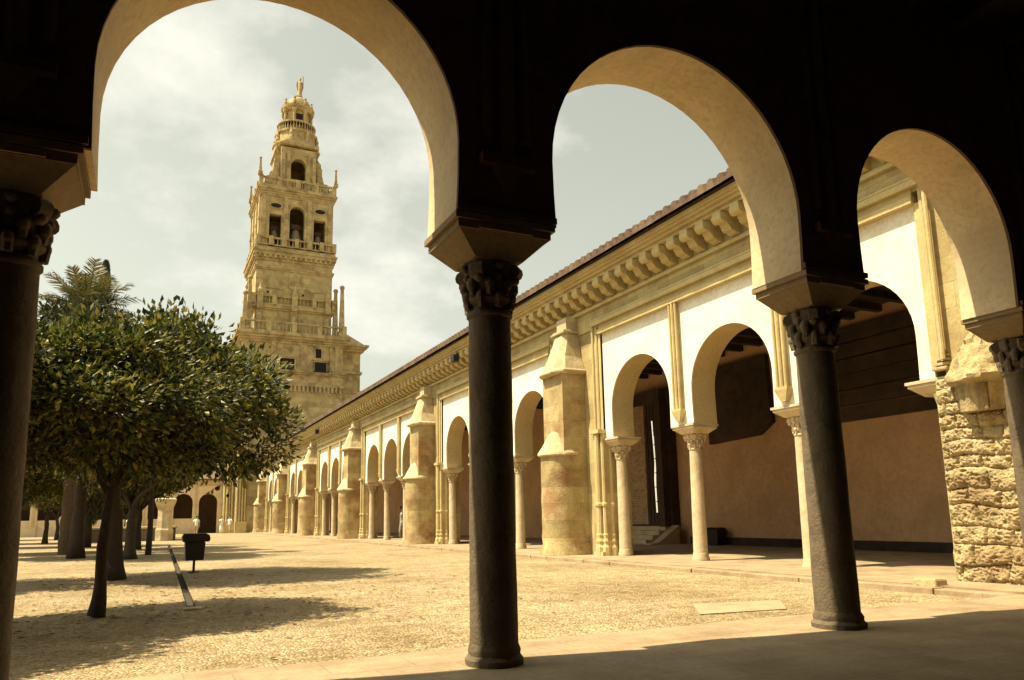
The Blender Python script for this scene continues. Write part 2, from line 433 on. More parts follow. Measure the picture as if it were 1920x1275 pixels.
# ------------------------------------------------------------------ front gallery (the one we stand in)
YF, YB = 4.87, 5.53
ZS = 3.30
fg = empty('shaded_gallery', (2.38, 5.2, 0), 'dark gallery in the foreground whose columns and big horseshoe arches frame the courtyard', 'gallery')
ARF = [(-7.2, 3.87, 1.24), (-2.52, 3.87, 1.25), (.785, 3.87, 1.215), (4.15, 3.855, 1.345), (7.53, 3.90, 1.25)]
XL, XR = -12., 13.0
poly = [(XL, 0), (XL, 7.3), (XR, 7.3), (XR, 0), (9.62, 0), (9.62, ZS)]
for c_, zc, r in reversed(ARF):
    poly += list(reversed(arch_open(c_, zc, r, ZS, .018)))
poly += [(-9.3, ZS), (-9.3, 0)]
is_soffit = lambda a, b: 0 < min(a[1], b[1]) < 6 and abs(a[0]-b[0]) < 1 and not (abs(a[1]-ZS) < 1e-6 and abs(b[1]-ZS) < 1e-6)
MB().prism(poly, 'y', YF, YF+.03, sides=True).build('inner_wall_face', M['inner'], fg)  # thin dark sheet carrying the interior shade over the arch wall
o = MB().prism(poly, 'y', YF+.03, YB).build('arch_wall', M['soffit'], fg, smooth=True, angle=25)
# clustered mouldings with a pendant corbel on the inner face of each pier
for xc in (-.85, 2.39, 5.885, 9.2):
    k = MB()
    for dx, r in ((-.16, .045), (0, .07), (.16, .045)):
        k.tube([(xc+dx, YF-.01, 3.78+abs(dx)), (xc+dx, YF-.01, 6.9)], r, 8)
    k.frustum((xc, YF-.02), 3.52, 3.70, (.03, .02), (.13, .07)); k.box((xc-.23, YF-.08, 3.70), (xc+.23, YF, 3.78))
    k.box((xc-.42, YF-.035, 3.312), (xc+.42, YF, 3.36))
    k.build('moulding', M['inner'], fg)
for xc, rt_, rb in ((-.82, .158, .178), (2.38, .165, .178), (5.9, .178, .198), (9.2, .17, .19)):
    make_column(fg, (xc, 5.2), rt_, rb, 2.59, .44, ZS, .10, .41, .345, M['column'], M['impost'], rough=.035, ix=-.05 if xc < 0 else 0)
r = MB().box((XL, 5.53, 7.0), (9.9, 5.57, 7.5)); r.box((XL, 5.57, 7.28), (9.9, 5.60, 7.5)); r.build('cornice', M['sand'], fg)
r = MB().prism([(5.64, 7.50), (5.64, 7.60), (-7.4, 9.9), (-7.4, 9.6)], 'x', XL, 10.2).build('roof', M['tile'], fg)
k = MB().box((XL, -7.3, 6.85), (18.3, YF, 6.98)); k.build('ceiling', M['wood'], fg)
k = MB()
for i in range(34):
    xx = XL+.5+i*.9; k.box((xx-.09, -7.2, 6.62), (xx+.09, YF, 6.85))
k.build('ceiling_beams', M['wood'], fg)
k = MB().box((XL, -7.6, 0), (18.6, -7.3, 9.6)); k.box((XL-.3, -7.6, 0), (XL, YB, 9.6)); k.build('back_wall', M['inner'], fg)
gf = MB()
gf.box((XL, -7.6, -.4), (10.28, 5.93, 0))
tag(gf.build('gallery_floor', M['paving']), kind='structure')
k = MB(); xx = XL
while xx < 10.2:
    L = random.uniform(.8, 1.3); k.box((xx, 5.935, -.4), (min(xx+L, 10.25)-.008, 6.12+random.uniform(-.10, .10), -.012+random.uniform(-.012, 0))); xx += L
tag(k.build('edge_kerb', M['paving'], bevel=.012), kind='structure')

# ------------------------------------------------------------------ side gallery (sunlit arcade)
X0 = 11.35; X1 = 12.10; PER = 12.5; NB = 6
SZ = 3.15
sg = empty('sunlit_gallery', (X0, 18.85, 0), 'long sunlit arcade of white arches in golden frames under a tiled roof', 'gallery')
fl = MB().box((10.28, -7.6, -.4), (18.3, 83., .0)); tag(fl.build('arcade_floor', M['paving']), kind='structure')
k = MB(); yy = 6.2
while yy < 82:
    L = random.uniform(.9, 1.5); k.box((10.02+random.uniform(-.02, .02), yy, -.4), (10.275, yy+L-.012, -.004+random.uniform(-.02, 0))); yy += L
tag(k.build('arcade_kerb', M['paving'], bevel=.012), kind='structure')
bays = [PER*k_ for k_ in range(NB)]
AC = (9.23, 12.40, 15.72); AR = 1.255; AZC = 3.93
YL, YH = 7.72, 17.32                              # plaster field of the first bay
cols_proto = []
for b, dy in enumerate(bays):
    poly = [(YL+dy, SZ), (YL+dy, 6.3), (YH+dy, 6.3), (YH+dy, SZ)]
    for c_ in reversed(AC): poly += list(reversed(arch_open(c_+dy, AZC, AR, SZ, .015, 24)))
    pl = MB().prism(poly, 'x', X0+.05, X0+.085).build('plaster_wall', M['plaster'], sg, smooth=True, angle=25)
    MB().prism(poly, 'x', X0+.085, X1, front=False).build('arch_wall', M['arch_body'], sg, smooth=True, angle=25)
    # stone frame: jambs, pilasters between the arches, head moulding
    fr = MB()
    fr.box((X0-.10, YL-.02+dy, 6.10), (X0+.06, YH+.02+dy, 6.22)); fr.box((X0-.05, YL+dy, 6.222), (X0+.05, YH+dy, 6.36))
    fr.box((X0-.15, YL-.2+dy, 6.362), (X0+.02, YH+.28+dy, 6.47))
    fr.tube([(X0-.12, YL-.2+dy, 6.50), (X0-.12, YH+.28+dy, 6.50)], .035, 8)
    for yj, s in ((YL, -1), (YH, 1)):
        fr.box((X0-.02, min(yj, yj+s*.10)+dy, 3.3), (X0+.05, max(yj, yj+s*.10)+dy, 6.10))
        fr.tube([(X0-.03, yj+s*.16+dy, 3.4), (X0-.03, yj+s*.16+dy, 6.36)], .05, 8)
        fr.tube([(X0-.10, yj+s*.26+dy, 3.4), (X0-.10, yj+s*.26+dy, 6.36)], .04, 8)
    fo = fr.build('arch_frame', M['sand'], sg)
    for yp in (10.815, 14.06):
        p_ = MB()
        p_.box((X0-.045, yp-.10+dy, 3.5), (X0+.06, yp+.10+dy, 6.10))
        for q in (-.11, 0, .11): p_.tube([(X0-.06, yp+q+dy, 3.45), (X0-.06, yp+q+dy, 6.10)], .032 if q else .045, 8)
        p_.frustum((X0-.02, yp+dy), 3.22, 3.46, (.04, .06), (.09, .17)); p_.box((X0-.1, yp-.16+dy, 3.46), (X0+.05, yp+.16+dy, 3.51))
        p_.build('pilaster', M['sand'], fo)
    for yj, s in ((YL, -1), (YH, 1)):
        if b == 0 and s < 0: continue
        j = MB()
        for q, xx, rr in ((.06, X0-.03, .06), (.19, X0-.12, .07), (.33, X0-.08, .055), (.03, X0+.18, .06)):
            j.tube([(xx, yj+s*q+dy, .55), (xx, yj+s*q+dy, 3.32)], rr, 8)
            j.lathe((xx, yj+s*q+dy, 0), [(rr*1.9, -.02), (rr*1.9, .22), (rr*1.3, .30), (rr*1.6, .38), (rr*1.2, .46), (rr*1.35, .55), (rr, .6)], 8)
            j.lathe((xx, yj+s*q+dy, 1.3), [(rr, 0), (rr*1.45, .03), (rr*1.45, .09), (rr, .12)], 8)
        j.box((X0-.22, min(yj-s*.02, yj+s*.42)+dy, 3.30), (X0+.04, max(yj-s*.02, yj+s*.42)+dy, 3.40))
        j.box((X0-.2, min(yj-s*.02, yj+s*.42)+dy, -.11), (X0+.3, max(yj-s*.02, yj+s*.42)+dy, .1))
        j.build('jamb_shaft', M['sand'], fo)
# columns of the arcade: four to a bay
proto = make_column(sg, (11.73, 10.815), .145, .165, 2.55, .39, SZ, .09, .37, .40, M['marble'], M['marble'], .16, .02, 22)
for b, dy in enumerate(bays):
    for i, yc in enumerate((7.80, 10.815, 14.06, 17.08)):
        if b == 0 and i == 1: continue
        if b == 0 and i == 0: continue
        cpy = copy_tree(proto, sg)
        cpy.location = Vector((11.73, yc+dy, 0))-sg.location
        cpy.rotation_euler = (R_(random.uniform(-.5, .5)), R_(random.uniform(-.5, .5)), 0)
# stone piers between the bays, and the upper wall
for b in range(NB+1):
    ya = YH+PER*(b-1); yb = YL+PER*b
    if b == 0: continue
    if b == NB: yb = 83.
    MB().box((X0, ya+.0, -.3), (X1+.05, yb, 6.35)).build('pier', M['ashlar'], sg)
up_ = MB().box((X0-.03, YB, 6.30), (X1, 83., 8.2)); up_.build('upper_wall', M['ashlar'], sg)
co_ = MB()
co_.box((X0-.12, YB, 6.86), (X0, 83, 6.93)); co_.box((X0-.08, YB, 6.931), (X0, 83, 6.98))
co_.build('string_course', M['sand'], sg)
co_ = MB()
for xa, za, zb in ((10.78, 7.44, 7.52), (10.70, 7.521, 7.60), (10.62, 7.601, 7.66), (10.56, 7.661, 7.76)):
    co_.box((xa, 5.9, za), (X0, 83, zb))
co_.build('cornice', M['sand'], sg)
# scroll corbels
def corbel(mb, y, w=.12):
    pr = [(X0, 7.0)]
    for i in range(13):
        t = i/12
        xx = X0-.02-.56*t; zz = 7.0+.40*t**1.1
        zz -= .10*math.sin(t*PI*1.0)*(1 if t < .75 else .4)
        pr.append((xx, zz))
    pr += [(X0-.60, 7.36), (X0-.60, 7.44), (X0, 7.44)]
    mb.prism(pr, 'y', y-w, y+w)
    mb.tube([(X0-.50, y-w-.02, 7.31), (X0-.50, y+w+.02, 7.31)], .115, 10)
    mb.tube([(X0-.26, y-w-.012, 7.15), (X0-.26, y+w+.012, 7.15)], .10, 10)
    mb.tube([(X0-.06, y-w-.006, 7.05), (X0-.06, y+w+.006, 7.05)], .055, 8)
ys = []; yy = 8.0
while yy < 82.5: ys.append(yy); yy += .535
cb0 = MB(); corbel(cb0, ys[0]); cb0 = cb0.build('corbel', M['sand'], sg, smooth=True)
for y_ in ys[1:100]:
    c = cb0.copy(); COL.objects.link(c); c.location = (random.uniform(-.015, .01), y_-ys[0]+random.uniform(-.02, .02), 0); c.scale.z = 1
far = MB()
for y_ in ys[100:]: corbel(far, y_)
tag(far.build('corbel', M['sand'], sg, smooth=True), kind='stuff')
# tiled roof
def tile_roof(ya, yb, prof_x, pitch=.30, amp=.095):
    """corrugated barrel tiles running down the slope; prof_x = [(x, z)...] from the eave up, stepped rows"""
    mb = MB(); n = int((yb-ya)/pitch)*8
    rows = []
    for (x, z) in prof_x:
        row = []
        for i in range(n+1):
            t = i/8; ph = t % 1
            h = math.sqrt(max(0, 1-((ph-.5)/.36)**2))*amp if abs(ph-.5) < .36 else -amp*.35
            jit = .012*noise.noise(Vector((int(t)*3.1, x*2, 0)))
            row.append((x+jit, ya+t*pitch, z+h+jit*.5))
        rows.append(row)
    k = 0
    for r_ in rows: mb.v += r_
    for a in range(len(rows)-1):
        for i in range(n): mb.f.append([a*(n+1)+i, a*(n+1)+i+1, (a+1)*(n+1)+i+1, (a+1)*(n+1)+i])
    # close the eave ends: lower lip
    k = len(mb.v)
    mb.v += [(x+.01, y, prof_x[0][1]-amp*1.25) for x, y, z in rows[0]]
    for i in range(n): mb.f.append([i, k+i, k+i+1, i+1])
    return mb
px_ = []
x_, z_ = 10.36, 7.90
for i in range(10):
    px_ += [(x_, z_), (x_+.44, z_+.16)]; x_ += .44; z_ += .135
px_ += [(15.2, 9.55)]
tile_roof(5.9, 83., px_).build('roof_tiles', M['tile'], sg, fix=False)
MB().prism([(10.50, 7.765), (10.50, 7.80), (15.2, 9.42), (19, 8.3), (19, 8.2), (15.2, 9.3)], 'y', 5.9, 83).build('roof_deck', M['wood'], sg)
# interior
MB().box((18.3, -7.6, 0), (18.7, 83, 8.3)).build('back_wall', M['backwall'], sg)
MB().box((18.24, -7, .0), (18.298, 22.4, .26)).build('skirting', M['wood'], sg)
MB().box((X1, 5, 6.75), (18.3, 83, 6.85)).build('ceiling', M['wood'], sg)
k = MB()
for i in range(86): k.box((X1, 5.6+i*.9, 6.55), (18.3, 5.78+i*.9, 6.75))
k.build('ceiling_beams', M['wood'], sg)
# old timbers hung on the back wall
k = MB()
for i in range(6):
    z0 = 3.62+i*.46; k.box((18.12-.04*(i % 2), 9.0, z0), (18.298, 17.0-.25*(i % 3), z0+.40))
tag(k.build('timber_panel', M['wood'], bevel=.02), 'row of dark old beams stacked up the back wall, seen through the right arch', 'beams')
k = MB().prism([(17.9, 3.95), (18.5, 3.60), (20.9, 3.5), (20.9, 6.2), (18.0, 6.2)], 'x', 18.1, 18.298); k.build('timber_panel', M['wood'], bevel=.02)
tag(bpy.data.objects['timber_panel.001'], 'wide dark carved board with a cut corner, seen through the middle white arch', 'board')
# doorway with steps, in the first arch
dr = MB().box((17.9, 22.95, .62), (18.29, 26.3, 5.9)); dr = dr.build('door', M['wood'], sg, bevel=.03)
MB().box((17.84, 24.35, .7), (17.93, 25.6, 5.4)).build('brick_infill', M['brick'], dr)
MB().box((17.6, 23.0, .62), (17.88, 23.35, 5.85)).build('door_leaf', M['wood'], dr)
MB().prism([(23.78, 1.15), (23.83, 1.15), (23.87, 2.4), (23.80, 3.1), (23.89, 4.7), (23.82, 4.7), (23.76, 2.9), (23.80, 2.2)], 'x', 17.86, 17.885).build('painted_gap_light', M['gap_glow'], dr)  # emissive strip on the door, painting light through a gap
la_ = MB()
for i in range(8): la_.box((17.86, 22.98+.0, 1.0+i*.55), (17.90, 24.3, 1.04+i*.55))
for i in range(5): la_.box((17.865, 23.4+i*.2, .7), (17.895, 23.44+i*.2, 5.4))
la_.build('lattice', M['wood'], dr)
st = MB()
for i in range(4): st.box((16.7+.3*i, 23.0, 0), (18.0, 26.4, .16*(i+1)))
st.prism([(16.6, .05), (16.9, .05), (17.9, .68), (17.9, 0), (16.6, 0)], 'y', 22.55, 22.97)
st.build('steps', M['kerb'], sg, bevel=.01)

# corner pier of rubble at the right end
MB().box((X0+.02, YB, -.3), (X1+.05, YL-.2, 6.33)).build('corner_pier', M['ashlar'], sg)
ru = MB(); NY, NZ = 190, 290
def rub(y, z):
    # irregular courses with deep joints
    hh = [0, .26, .55, .80, 1.12, 1.36, 1.66, 1.85, 2.08, 2.27, 2.5, 2.7, 2.92, 3.1, 3.4]
    zz = z+.07*noise.noise(Vector((y*1.7, z*.8, 3)))
    n_ = len(hh)-1
    i = max(k for k in range(len(hh)) if hh[k] <= max(0, zz))
    z0 = hh[i]; z1 = hh[i+1] if i < n_ else z0+.4
    rnd = random.Random(i*13+5); L = rnd.uniform(.42, .85) if i < 6 else rnd.uniform(.22, .5); o_ = rnd.uniform(0, 1)
    yy = y+.08*noise.noise(Vector((y*2, z*3, 8)))
    u = ((yy+o_)/L) % 1; du = min(u, 1-u)*L; dz = min(zz-z0, z1-zz)
    d = min(du, dz)
    cell = int((yy+o_)/L)*7+i*3
    blk = .045*noise.noise(Vector((cell*1.37, i*2.1, 0)))
    wid = .5+.5*noise.noise(Vector((y*2.3, z*2.3, 20)))
    h = .05*(1-math.exp(-max(0, d-.004)/(.008+.025*max(0, wid))))+1.3*blk
    f1 = noise.noise(Vector((y*5, z*6, 1))); f2 = noise.noise(Vector((y*14, z*15, 4))); f3 = noise.noise(Vector((y*34, z*36, 9)))
    h += .045*f1+.03*(.5-abs(f2))*1.2+.02*f3-.05*max(0, f2-.25)
    return h+.10*max(0, 1-z/.5)*(.5+noise.noise(Vector((y*4, 2, 2))))
ym, yM, zM = 5.56, YL-.06, 3.12
for j in range(NZ+1):
    for i in range(NY+1):
        y = ym+(yM-ym)*i/NY; z = GZ-.02+(zM-GZ)*j/NZ
        e = min(1, (yM-y)/.05)
        ru.v.append((X0-.04-rub(y, max(0, z))*e-.03*(1 if z < 2.95 else .3), y, z))
for j in range(NZ):
    for i in range(NY):
        a = j*(NY+1)+i; ru.f.append([a, a+NY+1, a+NY+2, a+1])
k = len(ru.v)                                   # return side towards the opening
for j in range(NZ+1): ru.v.append((X0+.3, yM+.01, ru.v[j*(NY+1)][2]))
for j in range(NZ): ru.f.append([j*(NY+1)+NY, (j+1)*(NY+1)+NY, k+j+1, k+j])
rb = ru.build('rubble_facing', M['rubble'], sg, smooth=True, angle=50)
def rough_cone(mb, c, prof, n=26, half=True, amp=.05, seed=0):
    rings = []
    for r, z in prof:
        ring = []
        for j in range(n):
            a = 2*PI*j/n
            q = 1+amp*noise.noise(Vector((math.cos(a)*3, math.sin(a)*3, z*5+seed)))
            ring.append((c[0]+r*q*math.cos(a), c[1]+r*q*math.sin(a), c[2]+z))
        rings.append(ring)
    mb.loft(rings)
k = MB(); rough_cone(k, (11.28, 6.9, 2.95), [(.30, -.45), (.34, -.05), (.48, .0), (.49, .06)]+[(.46-.031*q+.02*noise.noise(Vector((q*1.3, 0, 0))), .10+.06*q) for q in range(12)]+[(.02, .80)], amp=.28, seed=4, n=64)
k.v = [(x+.05*noise.noise(Vector((x*9, y*9, z*9)))+.03*noise.noise(Vector((x*25, y*25, z*25))), y+.04*noise.noise(Vector((x*9, y*9, z*9+5))), z) for x, y, z in k.v]
k.build('broken_cap', M['rubble'], sg, smooth=True, angle=50)
# springer of the end arch: broken mouldings and half column
k = MB(); impost(k, (11.73, 7.83), 2.9, SZ, .37, .40, .09, .2); k.build('springer', M['marble'], sg)
k = MB()
for i in range(5): k.box((X0-.10+.02*i, YL-.30, 3.24+.07*i), (X0+.05, YL-.05-.03*i, 3.29+.07*i))
k.build('broken_moulding', M['rubble'], sg, bevel=.01)
k = MB(); rough_cone(k, (11.55, 7.66, 0), [(.16, 0), (.17, .4), (.13, .6), (.14, 1.6), (.13, 2.6), (.2, 2.9)], amp=.15, n=16); k.build('ruined_shaft', M['rubble'], sg, smooth=True)

# buttresses
def buttress(y, idx):
    b = MB(); y += .05
    # upper rectangular stage
    b.box((10.60, y-.58, 2.76), (X0-.001, y+.57, 5.12))
    # lower stage: round nose in front of a square body
    ring = lambda z, s=1: [(10.74-.52*s*math.sin(a), y-.02+.57*s*math.cos(a)*-1, z) for a in [PI*i/12 for i in range(13)]]+[(X0-.002, y+.57*s, z), (X0-.002, y-.58*s, z)]
    rings = []
    for i in range(15):
        z = -.12+2.95*i/14
        f = 1.12 if z < .12 else (1.03 if z < .3 else 1)
        rr = ring(z, f)
        rr = [(p[0]+(.03*noise.noise(Vector((p[0]*4, p[1]*4, z*4)))+.018*noise.noise(Vector((p[0]*11, p[1]*11, z*11))) if p[0] < 11.2 else 0), p[1]+(.02*noise.noise(Vector((p[1]*5, z*5, 7))) if p[0] < 11.2 else 0), z) for p in rr]
        rings.append(rr)
    b.loft(rings)
    b.box((11.0, y-.64, -.12), (X0-.004, y+.63, .32))
    o = b.build('buttress', M['buttress'], sg, smooth=True, angle=35)
    c1 = MB(); rough_cone(c1, (10.76, y-.02, 2.78), [(.50, -.06), (.63, .0), (.63, .05), (.57, .12), (.42, .38), (.30, .62), (.16, .70)], amp=.07, seed=idx)
    c1.build('lower_cap', M['cap'], o, smooth=True, angle=45)
    c2 = MB()
    hw_ = .64
    def rr(x0, hy, z, k=.38):
        c_ = k*hy
        return [(X0-.003, y-.02-hy, z), (X0-.003, y-.02+hy, z), (x0+c_, y-.02+hy, z), (x0, y-.02+hy-c_, z), (x0, y-.02-hy+c_, z), (x0+c_, y-.02-hy, z)]
    c2.loft([rr(10.53, .59, 5.10, .05), rr(10.40, .67, 5.15, .3), rr(10.40, .67, 5.21, .3), rr(10.46, .61, 5.26), rr(10.62, .45, 5.65), rr(10.78, .37, 6.1), rr(10.86, .32, 6.36)])
    c2.box((10.79, y-.41, 6.36), (X0-.03, y+.37, 6.43)); c2.box((10.84, y-.36, 6.431), (X0-.03, y+.32, 6.48))
    c2.box((10.95, y-.30, 6.481), (X0-.03, y+.26, 6.86))
    c2.build('upper_cap', M['cap'], o, bevel=.015)
for b in range(NB): buttress((YH+YL+PER)/2+PER*b, b)

# small floodlights on the cornice
def at_(y): return (10.62, y, 7.28)
fl0 = empty('floodlight', (10.7, 26.5, 7.43), 'small dark floodlight under the cornice just left of the centre column', 'floodlight', 'floodlights under the cornice')
k = MB().box((10.50, 26.33, 7.05), (10.74, 26.67, 7.33)); k.build('lamp_housing', M['iron'], fl0, bevel=.02)
MB().tube([(10.7, 26.5, 7.3), (10.72, 26.5, 7.44)], .03, 6).build('bracket', M['iron'], fl0)
f2 = copy_tree(fl0); f2.location.y = 52.5; f2['label'] = 'small dark floodlight far along the cornice, below the tower'

# bits standing in the arcade
wb = empty('waste_bin', (17.9, 20.6, 0), 'small dark bin against the arcade back wall, just right of a pale column', 'bin')
MB().frustum((17.9, 20.6), 0, .52, (.17, .24), (.2, .30)).build('bin_body', M['iron'], wb, bevel=.02)
MB().frustum((17.9, 20.6), .52, .60, (.22, .32), (.16, .26)).build('lid', M['iron'], wb, bevel=.01)
sb = MB().frustum((10.32, 7.42), -.1, .10, (.16, .19), (.13, .17)).build('stone_block', M['rubble'], bevel=.03)
tag(sb, 'dark loose stone block lying at the foot of the rubble pier', 'stone')

# ------------------------------------------------------------------ bell tower
tw = empty('bell_tower', (14.4, 85, 0), 'tall golden stone bell tower of stacked stages crowned by a statue', 'tower')
TT, TS = M['tower_trim'], M['tower']
def ringbox(mb, cx, cy, hx, hy, z0, z1):
    mb.box((cx-hx, cy-hy, z0), (cx+hx, cy+hy, z1))
def mould(mb, cx, cy, h, z0, steps):         # stacked courses: (dz, overhang)
    z = z0
    for dz, ov in steps:
        ringbox(mb, cx, cy, h+ov, h+ov, z, z+dz-.002); z += dz
    return z
def balustrade(cx, cy, h, z0, z1, step=.42, posts=4, parent=None, name='balustrade', br=.085):
    mb = MB()
    for sx_, sy_ in ((0, -1), (0, 1), (-1, 0), (1, 0)):
        ax = (1, 0) if sx_ == 0 else (0, 1)
        cx_, cy_ = cx+sx_*h, cy+sy_*h
        def bx(t0, t1, w, a, b):
            if ax[0]: mb.box((cx_+t0, cy_-w, a), (cx_+t1, cy_+w, b))
            else: mb.box((cx_-w, cy_+t0, a), (cx_+w, cy_+t1, b))
        e = h-.24 if ax[0] else h-.26
        bx(-e, e, .14, z0, z0+.16); bx(-e, e, .15, z1-.17, z1)
        if sy_ == 1 or sx_ == 1: n = 6
        else: n = int(2*e/step)
        for i in range(n):
            t = -e+(i+.5)*2*e/n
            mb.lathe((cx_+ax[0]*t, cy_+ax[1]*t, z0+.16), [(br*.7, 0), (br, (z1-z0-.33)*.3), (br*.55, (z1-z0-.33)*.7), (br*.8, z1-z0-.33)], 6)
        for i in range(posts+1):
            t = -h+2*h*i/posts
            if ax[1] and i in (0, posts): continue
            mb.box((cx_+ax[0]*t-.24, cy_+ax[1]*t-.24, z0), (cx_+ax[0]*t+.24, cy_+ax[1]*t+.24, z1+.1))
    return mb.build(name, TT, parent or tw)
def obelisk(mb, x, y, z, h, w=.22):
    mb.box((x-w*1.5, y-w*1.5, z), (x+w*1.5, y+w*1.5, z+.4)); mb.frustum((x, y), z+.4, z+h-.3, (w, w), (w*.55, w*.55)); mb.sphere((x, y, z+h-.15), w*1.0, 8, 6)

# shaft
cx, cy, hh = 14.4, 90.6, 5.6
b = MB(); ringbox(b, cx, cy, hh, hh, -.2, 21.3); sh = b.build('lower_shaft', TS, tw)
b = MB()
mould(b, cx, cy, hh, 11.2, [(.25, .12), (.3, .22), (.15, .3)])
mould(b, cx, cy, hh, 16.1, [(.3, .12), (1.05, .06), (.2, .25), (.2, .4)])
for i in range(24):
    t = -hh+.25+i*(2*hh-.5)/23
    b.box((cx+t-.12, cy-hh-.25, 15.45), (cx+t+.12, cy-hh+.01, 16.1)); b.box((cx-hh-.25, cy+t-.12, 15.45), (cx-hh+.01, cy+t+.12, 16.1))
mould(b, cx, cy, hh, 20.9, [(.25, .2), (.25, .35), (.3, .55), (.2, .7), (.2, .5)])
b.build('cornice', TT, sh)
def opening(x0, x1, z0, z1, yf, parent, arch=False, rail=False, fw=.16):
    """a window on the wall: dark panel painting the recess shade, in a projecting stone frame"""
    f = MB()
    f.box((x0-fw, yf-.14, z0-.1), (x0, yf+.05, z1+fw)); f.box((x1, yf-.14, z0-.1), (x1+fw, yf+.05, z1+fw))
    f.box((x0-fw*1.6, yf-.22, z1+fw), (x1+fw*1.6, yf+.05, z1+fw*2)); f.box((x0-fw*1.4, yf-.24, z0-.28), (x1+fw*1.4, yf+.05, z0-.1))
    f.box((x0, yf-.14, z1), (x1, yf+.05, z1+fw-.003))
    o = f.build('window', TT, parent)
    q = MB().box((x0, yf-.012, z0-.1), (x1, yf+.03, z1)); q.build('painted_void', M['dark'], o)
    if rail:
        r_ = MB()
        n = int((x1-x0+.5)/.16)
        for i in range(n+1):
            t = x0-.25+i*(x1-x0+.5)/n; r_.box((t-.02, yf-.42, z0), (t+.02, yf-.38, z0+.95))
        r_.box((x0-.27, yf-.43, z0+.95), (x1+.27, yf-.37, z0+1.02)); r_.box((x0-.27, yf-.44, z0-.1), (x1+.27, yf-.2, z0-.0))
        r_.build('railing', M['iron'], o)
yf = 85.
opening(12.9, 14.5, 17.85, 19.2, yf, sh); opening(16.85, 17.5, 19.55, 20.55, yf, sh); opening(16.8, 18.1, 17.85, 19.0, yf, sh, rail=True)
for xx, w_, z0 in ((9.2, .3, 17.75), (12.2, .3, 17.75), (15.5, .35, 17.75), (18.6, .14, 17.75), (19.4, .3, 17.75)):
    MB().box((xx-w_, yf-.16, z0), (xx+w_, yf+.02, 20.9)).build('pilaster', TT, sh)
MB().sphere((13.7, yf, 20.3), .5, 10, 6, (1.2, .25, .8)).build('coat_of_arms', TT, sh)
balustrade(cx, cy, hh+.1, 22.1, 23.35, parent=sh)
for x, y, z, h in ((8.95, 85.2, 22.2, 4.4), (9.2, 88, 22.2, 4.1), (19.85, 85.2, 22.2, 6.2), (9.5, 86.1, 22.2, 6.5), (19.3, 86.2, 22.2, 6.0)):
    b = MB(); obelisk(b, x, y, z, h, .3); b.build('pinnacle', TT, sh)
# middle shaft
h2 = 4.36; cx2 = 14.48
b = MB(); ringbox(b, cx2, cy, h2, h2, 21.5, 31.2); ms = b.build('middle_shaft', TS, tw)
b = MB(); mould(b, cx2, cy, h2, 25.0, [(.2, .2), (.2, .35), (.2, .3)]); mould(b, cx2, cy, h2, 29.8, [(.22, .12), (.22, .2)])
mould(b, cx2, cy, h2, 30.9, [(.3, .15), (.35, .25), (.4, .38), (.25, .5), (.3, .3)])
for i in range(15):
    t = -h2+.3+i*(2*h2-.6)/14
    b.box((cx2+t-.13, cy-h2-.42, 31.2), (cx2+t+.13, cy-h2, 31.55)); b.box((cx2-h2-.42, cy+t-.13, 31.2), (cx2-h2, cy+t+.13, 31.55))
b.build('cornice', TT, ms)
yf2 = cy-h2
for xx in (cx2-h2+.5, cx2, cx2+h2-.5):
    b = MB(); b.box((xx-.38, yf2-.22, 22), (xx+.38, yf2+.02, 25.0)); b.box((xx-.3, yf2-.6, 25.0), (xx+.3, yf2, 26.9)); b.sphere((xx, yf2-.3, 24.0), .36, 8, 6, (1, .7, 1.6)); b.lathe((xx, yf2-.45, 26.9), [(.3, 0), (.34, .3), (.16, .6), (.05, 1.1)], 8)
    b.build('carved_pier', TT, ms)
b = MB(); b.prism([(cx2-.7, 27.9), (cx2, 27.5), (cx2+.7, 27.9), (cx2+.7, 29.4), (cx2, 29.8), (cx2-.7, 29.4)], 'y', yf2-.14, yf2)
b.box((cx2-.5, yf2-.2, 28.2), (cx2+.5, yf2-.14, 29.2)); b.build('medallion', TT, ms)
for xx in (cx2-2.2, cx2+2.2): MB().box((xx-1, yf2-.1, 27.6), (xx+1, yf2, 27.85)).build('ledge', TT, ms)
for xx in (cx2-3.0, cx2+1.0): MB().box((xx-.12, yf2-.012, 27.0), (xx+.12, yf2+.02, 27.25)).build('slot_window', M['dark'], ms)  # dark plates on the wall face paint the shade of slots
balustrade(cx2, cy, h2+.18, 25.6, 26.7, parent=ms)
# belfry: four walls, openings only in front, others closed to keep sun out
h3 = 4.24; cx3 = 14.58; zb, zt = 32.7, 39.2
def oval(cx_, cz_, rx, rz, n=16): return [(cx_+rx*math.cos(2*PI*i/n), cz_+rz*math.sin(2*PI*i/n)) for i in range(n)]
def belf_wall(holes):
    pl = [(-h3, zb), (-h3, zt), (h3, zt), (h3, zb)]
    def notch(x0, x1, z1): return [(x1, zb), (x1, z1), (x0, z1), (x0, zb)]
    if not holes: return pl
    pl += notch(1.95, 3.35, 36.7)
    pl += [(.88, zb)]+[(p[0], p[1]) for p in reversed(arc(0, 37.15, .88, 14))]+[(-.88, zb)]
    pl += notch(-3.2, -1.8, 36.7)
    return pl
bf = empty('belfry', (0, 0, 0), None, None); bf.parent = tw
bf.location = Vector((cx3, cy, zb))-tw.location
for nm in ('belfry',): pass
wall_mb = []
for q in range(4):
    mb = MB().prism(belf_wall(q == 0), 'y', -h3, -h3+.75)
    ca, sa = [(1, 0), (0, 1), (-1, 0), (0, -1)][q]
    if q % 2:   # side walls a touch shorter so corners do not overlap
        mb.v = [((x if abs(x) < h3-.01 else x*(h3-.75)/h3), y, z) for x, y, z in mb.v]
    mb.v = [(cx3+ca*x-sa*y, cy+sa*x+ca*y, z) for x, y, z in mb.v]
    mb.build('belfry_wall', TS, bf)
